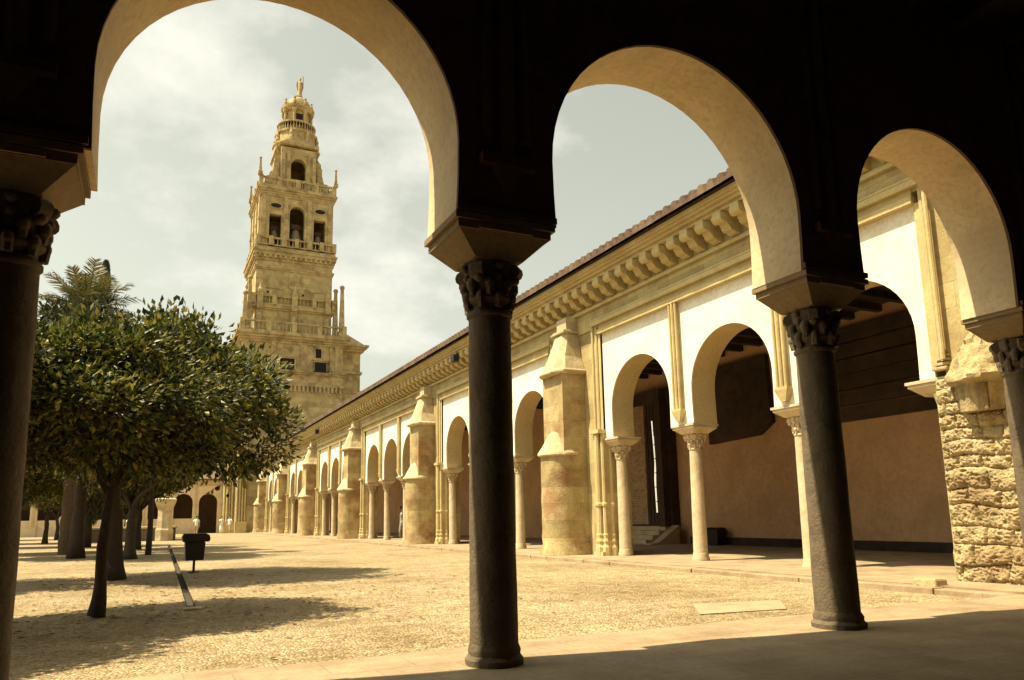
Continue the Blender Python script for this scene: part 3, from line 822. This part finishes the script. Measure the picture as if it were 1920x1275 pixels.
b = MB(); ringbox(b, cx3, cy, h3-.02, h3-.02, 32.5, 32.75); ringbox(b, cx3, cy, h3, h3, zt, 40.1)
b.build('belfry_floor', TT, bf)
for xx in (-h3+.35, -1.34, 1.42, h3-.35):
    b = MB().box((cx3+xx-.25, cy-h3-.14, zb), (cx3+xx+.25, cy-h3, 38.9)); b.box((cx3+xx-.32, cy-h3-.2, 35.9), (cx3+xx+.32, cy-h3, 36.15)); b.build('pilaster', TT, bf)
    b = MB().box((cx3-h3-.14, cy+xx-.25, zb), (cx3-h3, cy+xx+.25, 38.9)); b.box((cx3-h3-.2, cy+xx-.32, 35.9), (cx3-h3, cy+xx+.32, 36.15)); b.build('pilaster', TT, bf)
for xx in (-2.5, 2.65):
    o = MB(); o.prism(oval(cx3+xx, 37.75, .78, .40), 'y', cy-h3-.1, cy-h3+.02); o = o.build('oval_window', TT, bf)
    MB().prism(oval(cx3+xx, 37.75, .62, .28), 'y', cy-h3-.112, cy-h3-.0).build('painted_void', M['dark'], o)
b = MB(); mould(b, cx3, cy, h3, 38.9, [(.25, .10), (.25, .18), (.3, .3), (.2, .42), (.2, .3)]); b.build('cornice', TT, bf)
balustrade(cx3, cy, h3+.16, 32.72, 33.75, parent=bf, posts=6)
balustrade(cx3, cy, h3+.05, 40.1, 41.2, parent=bf, posts=4)
for x, y in ((-h3-.2, -h3-.2), (h3+.2, -h3-.2), (-h3-.2, h3), (h3+.2, h3)):
    b = MB(); obelisk(b, cx3+x, cy+y, 41.2, 2.3, .17); b.build('pinnacle', TT, bf)
def bell(x, y, z, s, label):
    e = empty('bell', (x, y, z), label, 'bell', 'bells hanging in the tower')
    MB().lathe((x, y, z), [(.95*s, 0), (.9*s, .12*s), (.70*s, .5*s), (.55*s, 1.1*s), (.48*s, 1.5*s), (.2*s, 1.75*s), (.05*s, 1.8*s)], 20).build('bell_body', M['bronze'], e, smooth=True)
    MB().box((x-.6*s, y-.18*s, z+1.8*s), (x+.6*s, y+.18*s, z+2.5*s)).build('yoke', M['wood'], e)
bell(cx3, cy-h3+.9, 33.9, .86, 'large bronze bell in the central arch of the tower belfry')
bell(cx3-2.5, cy-h3+1.0, 33.9, .66, 'smaller bronze bell in the left square opening of the tower belfry')
bell(cx3+2.65, cy-h3+1.0, 33.9, .66, 'smaller bronze bell in the right square opening of the tower belfry')
# clock stage
cx4 = 14.75; yf4 = cy-3.1
b = MB()
pl = [(cx4-2.1, 40), (cx4-2.1, 46), (cx4+2.1, 46), (cx4+2.1, 40), (cx4+.9, 40)]+[(p[0], p[1]) for p in reversed(arc(cx4, 43.8, .9, 14))]+[(cx4-.9, 40)]
b.prism(pl, 'y', yf4, yf4+.8); b.box((cx4-2.1, yf4+.8, 40), (cx4-1.3, cy+3.1, 46)); b.box((cx4+1.3, yf4+.8, 40), (cx4+2.1, cy+3.1, 46))
b.box((cx4-1.3, cy+2.3, 40), (cx4+1.3, cy+3.1, 46))
cs = b.build('clock_stage', TS, tw)
for s in (-1, 1):
    for xx in (1.2, 1.85): MB().box((cx4+s*xx-.2, yf4-.16, 40), (cx4+s*xx+.2, yf4, 45.3)).build('pilaster', TT, cs)
    pr = [(cx4+s*2.1, 40), (cx4+s*4.0, 40), (cx4+s*3.9, 41.4), (cx4+s*3.2, 42.0), (cx4+s*2.9, 43.2), (cx4+s*2.75, 44.6), (cx4+s*2.1, 45.4)]
    b = MB(); b.prism(pr, 'y', yf4+.3, yf4+1.3); b.tube([(cx4+s*3.35, yf4+.2, 41.6), (cx4+s*3.35, yf4+1.4, 41.6)], .5, 12)
    b.box((cx4+s*2.6-.3, yf4+.2, 40), (cx4+s*2.6+.3, yf4+1.5, 44.0)); b.build('scroll', TT, cs)
    MB().prism([(p[0], p[1]) for p in pr], 'y', cy+1.8, cy+2.8).build('scroll', TT, cs)
b = MB(); b.box((cx4-1.0, yf4-.5, 41.6), (cx4+1.0, yf4-.42, 41.72)); b.box((cx4-1.0, yf4-.5, 40.6), (cx4+1.0, yf4, 40.7))
for i in range(9): b.box((cx4-.95+i*.22, yf4-.49, 40.7), (cx4-.85+i*.22, yf4-.43, 41.6))
b.build('balcony', TT, cs)
b = MB(); mould(b, cx4, cy, 2.35, 45.6, [(.2, .05), (.25, .15), (.15, .3), (.1, .2)])
b.prism([(cx4-2.3, 46.3), (cx4+2.3, 46.3), (cx4, 47.5)], 'y', yf4-.3, yf4+.6)
b.prism([(cx4-1.7, 46.45), (cx4+1.7, 46.45), (cx4, 47.25)], 'y', yf4-.33, yf4-.29)
b.build('pediment', TT, cs)
# drum, lantern and dome
cx5 = 14.85
b = MB(); b.lathe((cx5, cy, 46.2), [(2.75, 0), (2.75, .9), (2.9, 1.0), (2.9, 1.15), (2.55, 1.25), (2.45, 2.5), (2.65, 2.6), (2.65, 2.85), (2.3, 3.0)], 16, a0=PI/16)
for i in range(8):
    a = PI/8+i*PI/4; x, y = cx5+2.6*math.cos(a), cy+2.6*math.sin(a)
    b.lathe((x, y, 47.3), [(.32, 0), (.32, .5), (.2, .7), (.26, 1.1), (.1, 1.5), (.05, 1.9)], 8)
b.build('drum', TT, tw)
b = MB()
for i in range(40):
    a = 2*PI*i/40; b.lathe((cx5+2.25*math.cos(a), cy+2.25*math.sin(a), 49.2), [(.07, 0), (.09, .3), (.05, .7), (.07, .95)], 6)
b.lathe((cx5, cy, 50.1), [(2.4, 0), (2.4, .18), (2.1, .18), (2.1, 0)], 24)
b.build('balustrade', TT, tw)
cx6 = 14.95
b = MB(); b.lathe((cx6, cy, 49.2), [(1.55, 0), (1.55, 2.9)], 8, a0=PI/8); la = b.build('lantern', TS, tw)
b = MB()
for i in range(8):
    a = PI/8+i*PI/4; x, y = cx6+1.72*math.cos(a), cy+1.72*math.sin(a)
    b.lathe((x, y, 49.2), [(.26, 0), (.2, .3), (.17, 2.4), (.3, 2.7), (.34, 3.0)], 8)
    b.lathe((x, y, 52.9), [(.2, 0), (.22, .3), (.1, .5), (.14, .75), (.03, 1.0)], 8)
b.lathe((cx6, cy, 52.1), [(1.75, 0), (1.9, .2), (2.05, .35), (2.1, .6), (1.75, .8)], 16, a0=PI/16)
b.build('colonnettes', TT, la)
for q in (0, 1):
    yf6 = cy-1.55*math.cos(PI/8)
    if q == 0: MB().box((cx6-.40, yf6-.05, 50.3), (cx6+.40, yf6+.03, 51.6)).build('painted_void', M['dark'], la)
cx7 = 15.05
b = MB(); b.lathe((cx7, cy, 52.8), [(1.6, 0), (1.55, .5), (1.25, 1.1), (.75, 1.5), (.45, 1.65), (.5, 1.85), (.3, 2.0)], 20); b.build('dome', TT, tw, smooth=True)
b = MB(); sx_, sz_ = 0, 0
b.lathe((sx_, 0, sz_), [(.42, 0), (.40, .6), (.33, 1.2), (.40, 1.75), (.30, 2.15), (.12, 2.3), (.19, 2.42), (.22, 2.6), (.16, 2.78), (.03, 2.85)], 12)
for s in (-1, 1): b.prism([(sx_+s*.25, sz_+2.1), (sx_+s*.62, sz_+2.25), (sx_+s*.66, sz_+1.5), (sx_+s*.42, sz_+.8), (sx_+s*.25, sz_+1.2)], 'y', 0+.1, 0+.25)
b.tube([(sx_+.3, 0-.1, sz_+1.9), (sx_+.5, 0-.3, sz_+2.2), (sx_+.45, 0-.35, sz_+2.9)], .09, 6)
b.v = [(15.15+x*.68, cy+y*.7, 54.7+z*.98) for x, y, z in b.v]
b.build('statue', TT, tw, smooth=True)
# stair wing on the right and the doorway pier on the left
b = MB().box((20.0, 86.6, -.2), (22.5, 92.0, 21.0)); wg = b.build('side_wing', TT, tw)
b = MB()
for z0, z1, ov in ((15.9, 16.2, .2), (18.2, 18.5, .2), (20.9, 21.2, .35), (21.2, 21.45, .6), (21.45, 21.7, .85)): b.box((20.0, 86.6-ov, z0), (22.5+ov, 92.0+ov, z1-.002))
b.build('cornice', TT, wg)
MB().prism([(20.0, 23.3), (23.0, 21.72), (20.0, 21.72)], 'y', 86.2, 93).build('roof', M['cap'], wg)
b = MB().box((7.7, 86.2, -.2), (8.8, 88.5, 10.5)); dp = b.build('portal_pier', TS, tw)
b = MB()
for i in range(5): b.tube([(7.75+.26*i, 86.1-.16*(i % 2), .9), (7.75+.26*i, 86.1-.16*(i % 2), 10.3)], .11, 8)
for i in range(4): b.tube([(8.9+.28*i, 84.85, 1.0), (8.9+.28*i, 84.85, 10.8)], .10, 8)
b.box((7.5, 85.75, -.15), (8.85, 86.25, 1.1)); b.box((8.75, 84.65, -.15), (9.95, 85.05, 1.1)); b.box((7.5, 85.8, 5.4), (8.85, 86.25, 5.7))
b.build('clustered_shafts', M['sand'], dp)

# ------------------------------------------------------------------ north gallery across the far end
YN = 88.
ng = empty('far_gallery', (3, YN, 0), 'distant cream arcade with dark round arches under a low tiled roof, left of the tower', 'gallery')
xs = [6.28-2.5*i for i in range(15)]
pl = [(7.7, -.2), (7.7, 5.6), (-32, 5.6), (-32, -.2)]
for c_ in reversed(xs): pl += [(c_-.95, -.2)]+[(p[0], p[1]) for p in arc(c_, 3.2, .95, 14)]+[(c_+.95, -.2)]
MB().prism(pl, 'y', YN, YN+.7).build('arch_wall', M['soffit'], ng, smooth=True, angle=25)
b = MB()
for c_ in xs: b.box((c_-1.37, YN-.1, .9), (c_-1.13, YN-.001, 5.0))
b.box((-32, YN-.14, 5.0), (7.7, YN, 5.15)); b.box((-32, YN-.3, 5.45), (7.7, YN, 5.6)); b.build('pilasters', M['sand'], ng)
b = MB()
for i, c_ in enumerate(xs):
    if i: b.box((c_-.95, YN+.2, -.2), (c_+.95, YN+.4, 1.5))
b.build('parapet', M['soffit'], ng)
MB().prism([(YN-.5, 5.6), (YN-.5, 5.75), (YN+5, 7.6), (YN+5, 5.6)], 'x', -32, 7.7).build('roof', M['tile'], ng)
MB().box((-32, YN+4.6, -.2), (7.7, YN+4.9, 5.6)).build('back_wall', M['inner'], ng)

# ------------------------------------------------------------------ fountain
fo_ = empty('stone_fountain', (.2, 58, GZ), 'old stone fountain with a low wide basin and a stout pillar, under the trees', 'fountain')
b = MB()
for a, c in (((-4.2, 55.6, GZ), (2.0, 56.0, .72)), ((-4.2, 60.6, GZ), (2.0, 61.0, .72)), ((-4.2, 56.0, GZ), (-3.8, 60.6, .72)), ((1.6, 56.0, GZ), (2.0, 60.6, .72))): b.box(a, c)
b.build('basin', M['column'], fo_)
b = MB()
for a, c in (((-4.3, 55.5, .721), (2.1, 56.1, .84)), ((-4.3, 60.5, .721), (2.1, 61.1, .84)), ((-4.3, 56.1, .721), (-3.7, 60.5, .84)), ((1.5, 56.1, .721), (2.1, 60.5, .84))): b.box(a, c)
b.build('coping', M['marble'], fo_, bevel=.02)
b = MB().box((-3.8, 56.0, .5), (1.6, 60.6, .58)); b.build('water', plain('still_water', (.03, .03, .02), .08), fo_)
b = MB(); b.lathe((1.28, 55.2, GZ), [(.58, 0), (.6, .7), (.52, .85), (.47, 1.6), (.48, 2.05), (.62, 2.35), (.70, 2.6), (.72, 2.72), (.6, 2.8)], 8, a0=PI/8)
b.build('pillar', M['cap'], fo_)

# ------------------------------------------------------------------ litter bin on a post
lb = empty('litter_bin', (1.13, 19.4, GZ), 'dark metal litter bin with a wide hood on a thin post, beside the channel', 'litter bin')
X_, Y_ = 1.13, 19.4
MB().tube([(X_, Y_, GZ), (X_, Y_, .42)], .03, 8).build('post', M['iron'], lb)
MB().box((X_-.12, Y_-.12, GZ-.02), (X_+.12, Y_+.12, GZ+.02)).build('foot_plate', M['iron'], lb)
MB().frustum((X_, Y_), .18, .60, (.20, .20), (.225, .225)).build('bin_body', M['iron'], lb, bevel=.02)
b = MB(); b.prism([(X_-.27, .605), (X_+.30, .605), (X_+.33, .66), (X_+.31, .76), (X_+.22, .80), (X_-.25, .80), (X_-.29, .72)], 'y', Y_-.24, Y_+.24)
b.build('hood', M['iron'], lb, bevel=.02)

# ------------------------------------------------------------------ trees
def crown_mesh(name, rx, ry, rz, n_clump, n_leaf, L, W, seed, flat=.5, lumps=6, inner=.25):
    rnd = random.Random(seed); vs = []; fs = []
    lobes = []
    for i in range(lumps):
        a = 2.399*i+rnd.uniform(-.3, .3); e = -.35+1.5*i/max(1, lumps-1)+rnd.uniform(-.15, .15)
        lobes.append((Vector((math.cos(a)*math.cos(e), math.sin(a)*math.cos(e), math.sin(e))), rnd.uniform(.75, 1.1)))
    for i in range(n_clump):
        d = Vector((rnd.gauss(0, 1), rnd.gauss(0, 1), rnd.gauss(0, 1))).normalized()
        if flat < .7:                       # cauliflower of leafy lobes round the limbs
            if rnd.random() < .05*lumps/9+inner*.5:
                q = d*rnd.uniform(.2, .6)
            else:
                lv, lr = rnd.choice(lobes); q = lv*.60+Vector((d.x, d.y, d.z*.8))*(.40*lr)*rnd.uniform(.85, 1.05)
            if q.z < -flat: q.z = -flat*rnd.uniform(.7, 1)
            c = Vector((q.x*rx, q.y*ry, q.z*rz))
        else:
            if d.z < -flat: d.z = -flat*rnd.random(); d.normalize()
            k = .72+.28*noise.noise(d*2.1+Vector((seed, 0, 0)))+.12*noise.noise(d*5+Vector((0, seed, 0)))
            for lv, lr in lobes: k = max(k, lr*max(0, lv.dot(d))**6)
            rr = k*(1 if rnd.random() > inner else rnd.uniform(.45, .95))
            c = Vector((d.x*rx*rr, d.y*ry*rr, d.z*rz*rr))
        cr = rnd.uniform(.13, .30)*max(rx, .9)/2.6
        for j in range(n_leaf):
            o = Vector((rnd.gauss(0, 1), rnd.gauss(0, 1), rnd.gauss(0, .8)))
            if o.length > 1.9: o *= 1.9/o.length
            o *= cr
            p = c+o
            ax = (o.normalized()*.7+d*.5+Vector((rnd.uniform(-.7, .7), rnd.uniform(-.7, .7), rnd.uniform(-.7, .4)))).normalized()
            sd = ax.cross(Vector((rnd.uniform(-1, 1), rnd.uniform(-1, 1), rnd.uniform(.2, 1.6))).normalized())
            if sd.length < .1: continue
            sd.normalize(); nn = ax.cross(sd); l = L*rnd.uniform(.7, 1.25); w_ = W*rnd.uniform(.7, 1.2)
            k0 = len(vs)
            vs += [p, p+ax*l*.5+sd*w_*.5+nn*w_*.12, p+ax*l-nn*l*.12, p+ax*l*.5-sd*w_*.5+nn*w_*.12]
            fs += [[k0, k0+1, k0+2], [k0, k0+2, k0+3]]
    me = bpy.data.meshes.new(name); me.from_pydata([tuple(v) for v in vs], [], fs); return me
def trunk_mesh(name, h, r, crz, spread, seed, lean=0, branches=7):
    rnd = random.Random(seed); mb = MB()
    pts = []; rad = []
    for i in range(9):
        t = i/8; pts.append((lean*t+.05*noise.noise(Vector((t*3, seed, 0))), .05*noise.noise(Vector((seed, t*3, 1))), h*t)); rad.append(r*(1.35-.5*min(1, t*5)*.7-.35*t))
    mb.tube(pts, rad, 12)
    top = Vector(pts[-1])
    for i in range(branches):
        a = 2*PI*i/branches+rnd.uniform(-.3, .3); s = top-Vector((0, 0, rnd.uniform(.02, .25)*h*.5))
        e = Vector((math.cos(a)*spread*rnd.uniform(.5, .9), math.sin(a)*spread*rnd.uniform(.5, .9), crz*rnd.uniform(.6, 1.3)))
        p = [s, s+e*.35+Vector((0, 0, .1)), s+e*.7, s+e]
        mb.tube(p, [r*.55, r*.4, r*.28, r*.1], 7)
        for q in range(3):
            b0 = s+e*rnd.uniform(.4, .9); dd = Vector((rnd.uniform(-1, 1), rnd.uniform(-1, 1), rnd.uniform(0, 1.2)))*spread*.45
            mb.tube([b0, b0+dd*.5, b0+dd], [r*.22, r*.15, r*.05], 5)
    mb.v = [(x+r*.22*noise.noise(Vector((x*5, y*5, z*2.2+seed)))+r*.12*noise.noise(Vector((x*16, y*16, z*5))), y+r*.22*noise.noise(Vector((y*5, x*5, z*2.2-seed))), z) for x, y, z in mb.v]
    me = bpy.data.meshes.new(name); me.from_pydata(mb.v, [], mb.f)
    me.polygons.foreach_set('use_smooth', [True]*len(me.polygons)); return me
CR = [crown_mesh('crown', 2.6, 2.6, 1.75, 560, 92, .145, .075, s, .68, 13, .24) for s in (3, 11, 23)]
TR = [trunk_mesh('trunk', 1.9, .17, 1.2, 1.9, s, lean=l) for s, l in ((1, .12), (2, -.1), (3, .05))]
for m_ in CR: m_.materials.append(M['leaf'])
for m_ in TR: m_.materials.append(M['bark'])
def tree(name, loc, tm, cm, czoff, ts=1, cs=1, label='', cat='tree', group=None, rot=0, coff=(0, 0), tz=1):
    e = empty(name, loc, label, cat, group); e.rotation_euler.z = rot
    t = bpy.data.objects.new('trunk', tm); COL.objects.link(t); t.parent = e; t.scale = (ts, ts, tz)
    c = bpy.data.objects.new('crown', cm); COL.objects.link(c); c.parent = e; c.location = (coff[0], coff[1], czoff)
    c.scale = (cs, cs, cs) if not isinstance(cs, tuple) else cs
    return e
GO = 'orange trees planted in rows in the courtyard'
tree('orange_tree', (-.47, 10.9, GZ), TR[0], CR[0], 2.48, .46, (.74, .74, .66), 'nearest orange tree, slim dark trunk and low round leafy crown beside the left column', 'tree', GO, .4, (-.35, .1), .9)
tree('orange_tree', (-.5, 17.9, GZ), TR[1], CR[1], 3.50, 1.1, (1.14, 1.12, 1.22), 'largest sunlit orange tree, its wide crown spreading right in front of the tower', 'tree', GO, 0, (.55, 0), 1.12)
tree('orange_tree', (-.35, 27.9, GZ), TR[2], CR[2], 3.5, 1.0, .95, 'orange tree with a bare dark trunk just right of the near trunks', 'tree', GO, 2.2)
tree('orange_tree', (-5.4, 17.5, GZ), TR[0], CR[2], 3.6, 1.0, 1.0, 'orange tree mostly hidden by the dark left column', 'tree', GO, 4.)
tree('orange_tree', (-4.0, 9.3, GZ), TR[2], CR[1], 3.4, .9, .9, 'orange tree wholly behind the dark left column, casting shade on the near cobbles', 'tree', GO, 3.)
spots = [(-4.9, 36, 'orange tree with a thin trunk standing left of the palm trunk'), (-2.6, 44, 'orange tree in the shade between the palm trunk and the near tree'), (-7.0, 46, 'small far orange tree beside the left column edge'),
         (-5.5, 55, 'orange tree standing left of the fountain basin'), (-9.0, 56, 'far orange tree low at the left edge'), (-1.2, 65, 'orange tree behind the fountain basin'), (-6.0, 68, 'furthest orange tree behind the fountain, on its left'), (-10.5, 70, 'furthest orange tree at the left edge'), (-.2, 38, 'orange tree in front of the fountain pillar')]
for i, (x, y, lab) in enumerate(spots):
    tree('orange_tree', (x, y, GZ), TR[i % 3], CR[(i+1) % 3], 3.4, .9, random.uniform(.85, 1.0), lab, 'tree', GO, i*1.7)
# tall background trees
BC = [crown_mesh('crown', 2.4, 2.4, 2.6, 520, 30, .24, .12, s, .8) for s in (5, 17)]
for m_ in BC: m_.materials.append(M['leaf_dark'])
BT = trunk_mesh('trunk', 4.4, .22, 1.6, 1.6, 9); BT.materials.append(M['bark'])
tree('bushy_tree', (-2.05, 30.0, GZ), BT, BC[0], 7.0, 1., (.86, .9, .95), 'tall dark bushy tree rising behind the orange trees at the top left of the foliage', 'tree', None, 0)
tree('bushy_tree', (-4.6, 31.0, GZ), BT, BC[1], 6.0, 1., (1.05, 1.05, 1.0), 'dark leafy tree beside the left column, under the palm fronds', 'tree', None, 2.)
# loose sprig tree
sp = crown_mesh('crown', .75, .75, 1.1, 46, 15, .24, .11, 31, .9, 5, .5); sp.materials.append(M['leaf'])
stm = trunk_mesh('trunk', 7.4, .09, .9, .5, 12, branches=4); stm.materials.append(M['bark'])
tree('slender_tree', (.22, 31.0, GZ), stm, sp, 8.6, 1, 1, 'slender tree whose loose leafy tip sticks up right of the dark bushy crown', 'tree')
# palm
pe = empty('palm_tree', (-2.75, 34.5, GZ), 'palm with a thick dark trunk, its feathery fronds showing above the left foliage', 'palm')
b = MB(); rings = [((-2.75+.012*z, 34.5, GZ+z), .235-.006*z+.02*((i*7) % 3)) for i, z in enumerate([k_*.25 for k_ in range(40)])]
b.tube([p for p, r_ in rings], [r_ for p, r_ in rings], 12); b.build('trunk', M['palm_bark'], pe, smooth=True)
def frond(mb, c, az, el, L, seed):
    rnd = random.Random(seed); d = Vector((math.cos(az), math.sin(az), 0)); side = Vector((-d.y, d.x, 0))
    pts = []
    for i in range(15):
        t = i/14
        pts.append(Vector(c)+d*(L*t*math.cos(el))+Vector((0, 0, L*t*math.sin(el)-.55*L*t*t*math.cos(el))))
    mb.tube(pts, [.035*(1-.8*i/14) for i in range(15)], 5)
    for i in range(2, 15):
        for h_ in range(3):
            p = pts[i-1].lerp(pts[i], h_/3); tg = (pts[i]-pts[i-1]).normalized(); l = .62*math.sin(PI*min(1, (i+h_/3)/15.5))**.5
            for s in (-1, 1):
                v = (side*s*.75+tg*.65+Vector((0, 0, rnd.uniform(-.25, .25)))).normalized(); n_ = tg*.022
                mb.add([p-n_, p+n_, p+v*l*.6+n_+Vector((0, 0, -.03)), p+v*l+Vector((0, 0, -.12*l)), p+v*l*.6-n_+Vector((0, 0, -.03))], [[0, 1, 2, 3, 4]])
fr_ = MB()
for i in range(46): frond(fr_, (-2.65, 34.5, 9.6), i*2.399, R_(-20+96*(i/46)**.8), random.uniform(2.3, 3.0), i)
fr_.build('fronds', M['palm_leaf'], pe, fix=False)
# cypress
cy_ = MB()
vs = []; fs = []; rnd = random.Random(4); H = 15.0
for i in range(9000):
    t = rnd.random()**.8; z = 1+t*(H-1); r = (.95*(1-t)**.55*min(1, t*6+.4))*(1+.15*noise.noise(Vector((z*2, rnd.random(), 0))))
    a = rnd.uniform(0, 2*PI); q = r*rnd.uniform(.7, 1.02); p = Vector((q*math.cos(a), q*math.sin(a), z))
    ax = Vector((math.cos(a)*.35, math.sin(a)*.35, 1)).normalized(); sd = Vector((-math.sin(a), math.cos(a), rnd.uniform(-.4, .4))).normalized(); k0 = len(vs)
    vs += [p, p+sd*.05+ax*.12, p+ax*.30, p-sd*.05+ax*.12]; fs += [[k0, k0+1, k0+2, k0+3]]
cm_ = bpy.data.meshes.new('crown'); cm_.from_pydata([tuple(v) for v in vs], [], fs); cm_.materials.append(M['cypress'])
ctm = trunk_mesh('trunk', 13, .2, .5, .3, 21, branches=3); ctm.materials.append(M['bark'])
tree('cypress', (-2.6, 44.0, GZ), ctm, cm_, 0, 1, 1, 'dark narrow cypress whose pointed tip rises above the fronds', 'cypress')

lv = MB(); rnd = random.Random(77)
for i in range(900):
    cx0, cy0, r0 = rnd.choice(((-.4, 10.9, 1.6), (0, 17.9, 2.6), (.7, 14, 3), (-.3, 27.9, 3), (2.5, 11, 4)))
    x, y = rnd.gauss(cx0, r0*.6), rnd.gauss(cy0, r0*.6)
    if y < 6.3 or abs(x-chx(y)) < .15: continue
    a = rnd.uniform(0, 2*PI); l = rnd.uniform(.03, .06); u = Vector((math.cos(a), math.sin(a), 0))*l; v = Vector((-u.y, u.x, 0))*.45
    c_ = Vector((x, y, GZ+.012)); k_ = Vector((0, 0, rnd.uniform(0, .015)))
    lv.add([c_-u, c_+v+k_, c_+u, c_-v+k_], [[0, 1, 2, 3]])
tag(lv.build('fallen_leaves', leaf_mat('dry_leaf', [(0, (.10, .07, .025)), (1, (.26, .17, .06))], .7, .1), fix=False), kind='stuff')

# ------------------------------------------------------------------ people
def body_mesh(name, joints, edges, radii, mat):
    me = bpy.data.meshes.new(name); me.from_pydata(joints, edges, [])
    o = bpy.data.objects.new(name, me); COL.objects.link(o)
    sk = o.modifiers.new('skin', 'SKIN'); sk.use_smooth_shade = True
    for v, r in zip(me.skin_vertices[0].data, radii): v.radius = (r, r)
    me.skin_vertices[0].data[0].use_root = True
    o.modifiers.new('sub', 'SUBSURF').levels = 1
    dg = bpy.context.evaluated_depsgraph_get()
    m2 = bpy.data.meshes.new_from_object(o.evaluated_get(dg)); m2.name = name
    bpy.data.objects.remove(o); bpy.data.meshes.remove(me)
    m2.materials.clear(); m2.materials.append(mat)
    return m2
def person(loc, rot, label, top, bottom, long_legs=True, stride=.16, bend=0, seat=False, dress=False):
    e = empty('person', loc, label, 'person', None); e.rotation_euler.z = rot
    s = stride
    J = [(0, 0, .95), (0, .0, 1.15), (0, 0, 1.36), (0, .0, 1.47), (0, -.01, 1.56), (0, -.015, 1.66), (0, -.005, 1.73)]
    Rr = [.125, .115, .135, .06, .06, .082, .062]
    E_ = [(0, 1), (1, 2), (2, 3), (3, 4), (4, 5), (5, 6)]
    def ch(start, pts):
        k = start
        for p, r in pts: J.append(p); Rr.append(r); E_.append((k, len(J)-1)); k = len(J)-1
        return k
    legs = []
    for sd in (-1, 1):
        if seat: pts = [((sd*.10, -.05, .50+.42), .085), ((sd*.12, -.42, .93), .065), ((sd*.12, -.45, .50), .045), ((sd*.12, -.60, .46), .035)]
        else: pts = [((sd*.095, 0, .88), .088), ((sd*.10, sd*s*-.5, .48), .062), ((sd*.10, sd*s*-.6+.02, .09), .042), ((sd*.11, sd*s*-.6-.14, .04), .032)]
        ch(0, pts)
        w = ch(2, [((sd*.19, 0, 1.38), .058), ((sd*.24, .03+sd*s*.3, 1.12), .043), ((sd*.25, -.07+sd*s*.5, .90), .032), ((sd*.25, -.10+sd*s*.5, .84), .030)])
        hp = J[w]
        for q in range(4): ch(w, [((hp[0]+sd*.005, hp[1]-.03+.019*q, hp[2]-.05), .010), ((hp[0]-sd*.004, hp[1]-.036+.018*q, hp[2]-.10+.008*abs(q-1.5)), .008)])
        ch(w, [((hp[0], hp[1]-.05, hp[2]-.02), .010), ((hp[0], hp[1]-.062, hp[2]-.055), .008)])
    bm_ = body_mesh('body', J, E_, Rr, M['skin'])
    b_ = bpy.data.objects.new('body', bm_); COL.objects.link(b_); b_.parent = e
    def child(name, mb, mat):
        me = bpy.data.meshes.new(name); me.from_pydata(mb.v, [], mb.f); me.materials.append(mat)
        me.polygons.foreach_set('use_smooth', [True]*len(me.polygons))
        o = bpy.data.objects.new(name, me); COL.objects.link(o); o.parent = e; return o
    hd = MB(); hd.sphere((0, .015, 1.70), .105, 12, 8, (.92, 1.05, 1.05)); hd.v = [(x, max(y, -.045) if z < 1.72 else y, z) for x, y, z in hd.v]; child('hair', hd, M['hair'])
    fc = MB(); fc.sphere((0, -.10, 1.655), .016, 6, 5); fc.sphere((-.085, -.01, 1.66), .018, 6, 5); fc.sphere((.085, -.01, 1.66), .018, 6, 5); child('face_features', fc, M['skin'])
    sh_ = MB()
    sh_.loft([[(math.cos(a)*rx, math.sin(a)*ry, z) for a in [2*PI*i/14 for i in range(14)]] for z, rx, ry in ((.86, .175, .125), (1.0, .165, .12), (1.2, .165, .12), (1.36, .195, .12), (1.44, .13, .09), (1.48, .07, .07))])
    for sd in (-1, 1): sh_.tube([(sd*.14, 0, 1.40), (sd*.205, .005, 1.34), (sd*.235, .02+sd*s*.25, 1.17)], [.07, .068, .062], 10)
    child('shirt', sh_, top)
    tr_ = MB()
    if dress: tr_.loft([[(math.cos(a)*r_, math.sin(a)*r_*.8, z) for a in [2*PI*i/14 for i in range(14)]] for z, r_ in ((.12, .24), (.5, .2), (.95, .16))])
    else:
        for sd in (-1, 1):
            if seat: tr_.tube([(sd*.09, 0, .95), (sd*.12, -.42, .93), (sd*.12, -.45, .55)], [.12, .085, .06], 10)
            else: tr_.tube([(sd*.085, 0, .96), (sd*.095, 0, .86), (sd*.10, sd*s*-.5, .48)]+([(sd*.10, sd*s*-.6+.02, .08)] if long_legs else []), [.115, .115, .085]+([.06] if long_legs else []), 10)
    child('skirt' if dress else 'trousers', tr_, bottom)
    return e
person((4.3, 73, GZ), 2.9, 'man in white shirt and beige shorts walking in the courtyard beyond the litter bin', M['white_cloth'], M['beige_cloth'], False)
person((7.35, 83.5, GZ), .3, 'leftmost of the figures by the foot of the tower, all in white', M['white_cloth'], M['white_cloth'], dress=True)
person((8.0, 82.0, GZ), -.6, 'dark-haired figure in white and beige walking beside the clustered shafts of the tower', M['white_cloth'], M['beige_cloth'])
person((13.3, 41.4, 0), 1.2, 'figure in grey standing in the dark arcade between two far columns', M['grey_cloth'], M['grey_cloth'])
person((-.9, 61.4, GZ), .2, 'figure in a white shirt standing behind the fountain basin beside the pillar', M['white_cloth'], M['brown_cloth'])
person((-2.4, 61.9, GZ), -.5, 'figure in brown standing behind the fountain basin near the tree trunks', M['brown_cloth'], M['brown_cloth'])
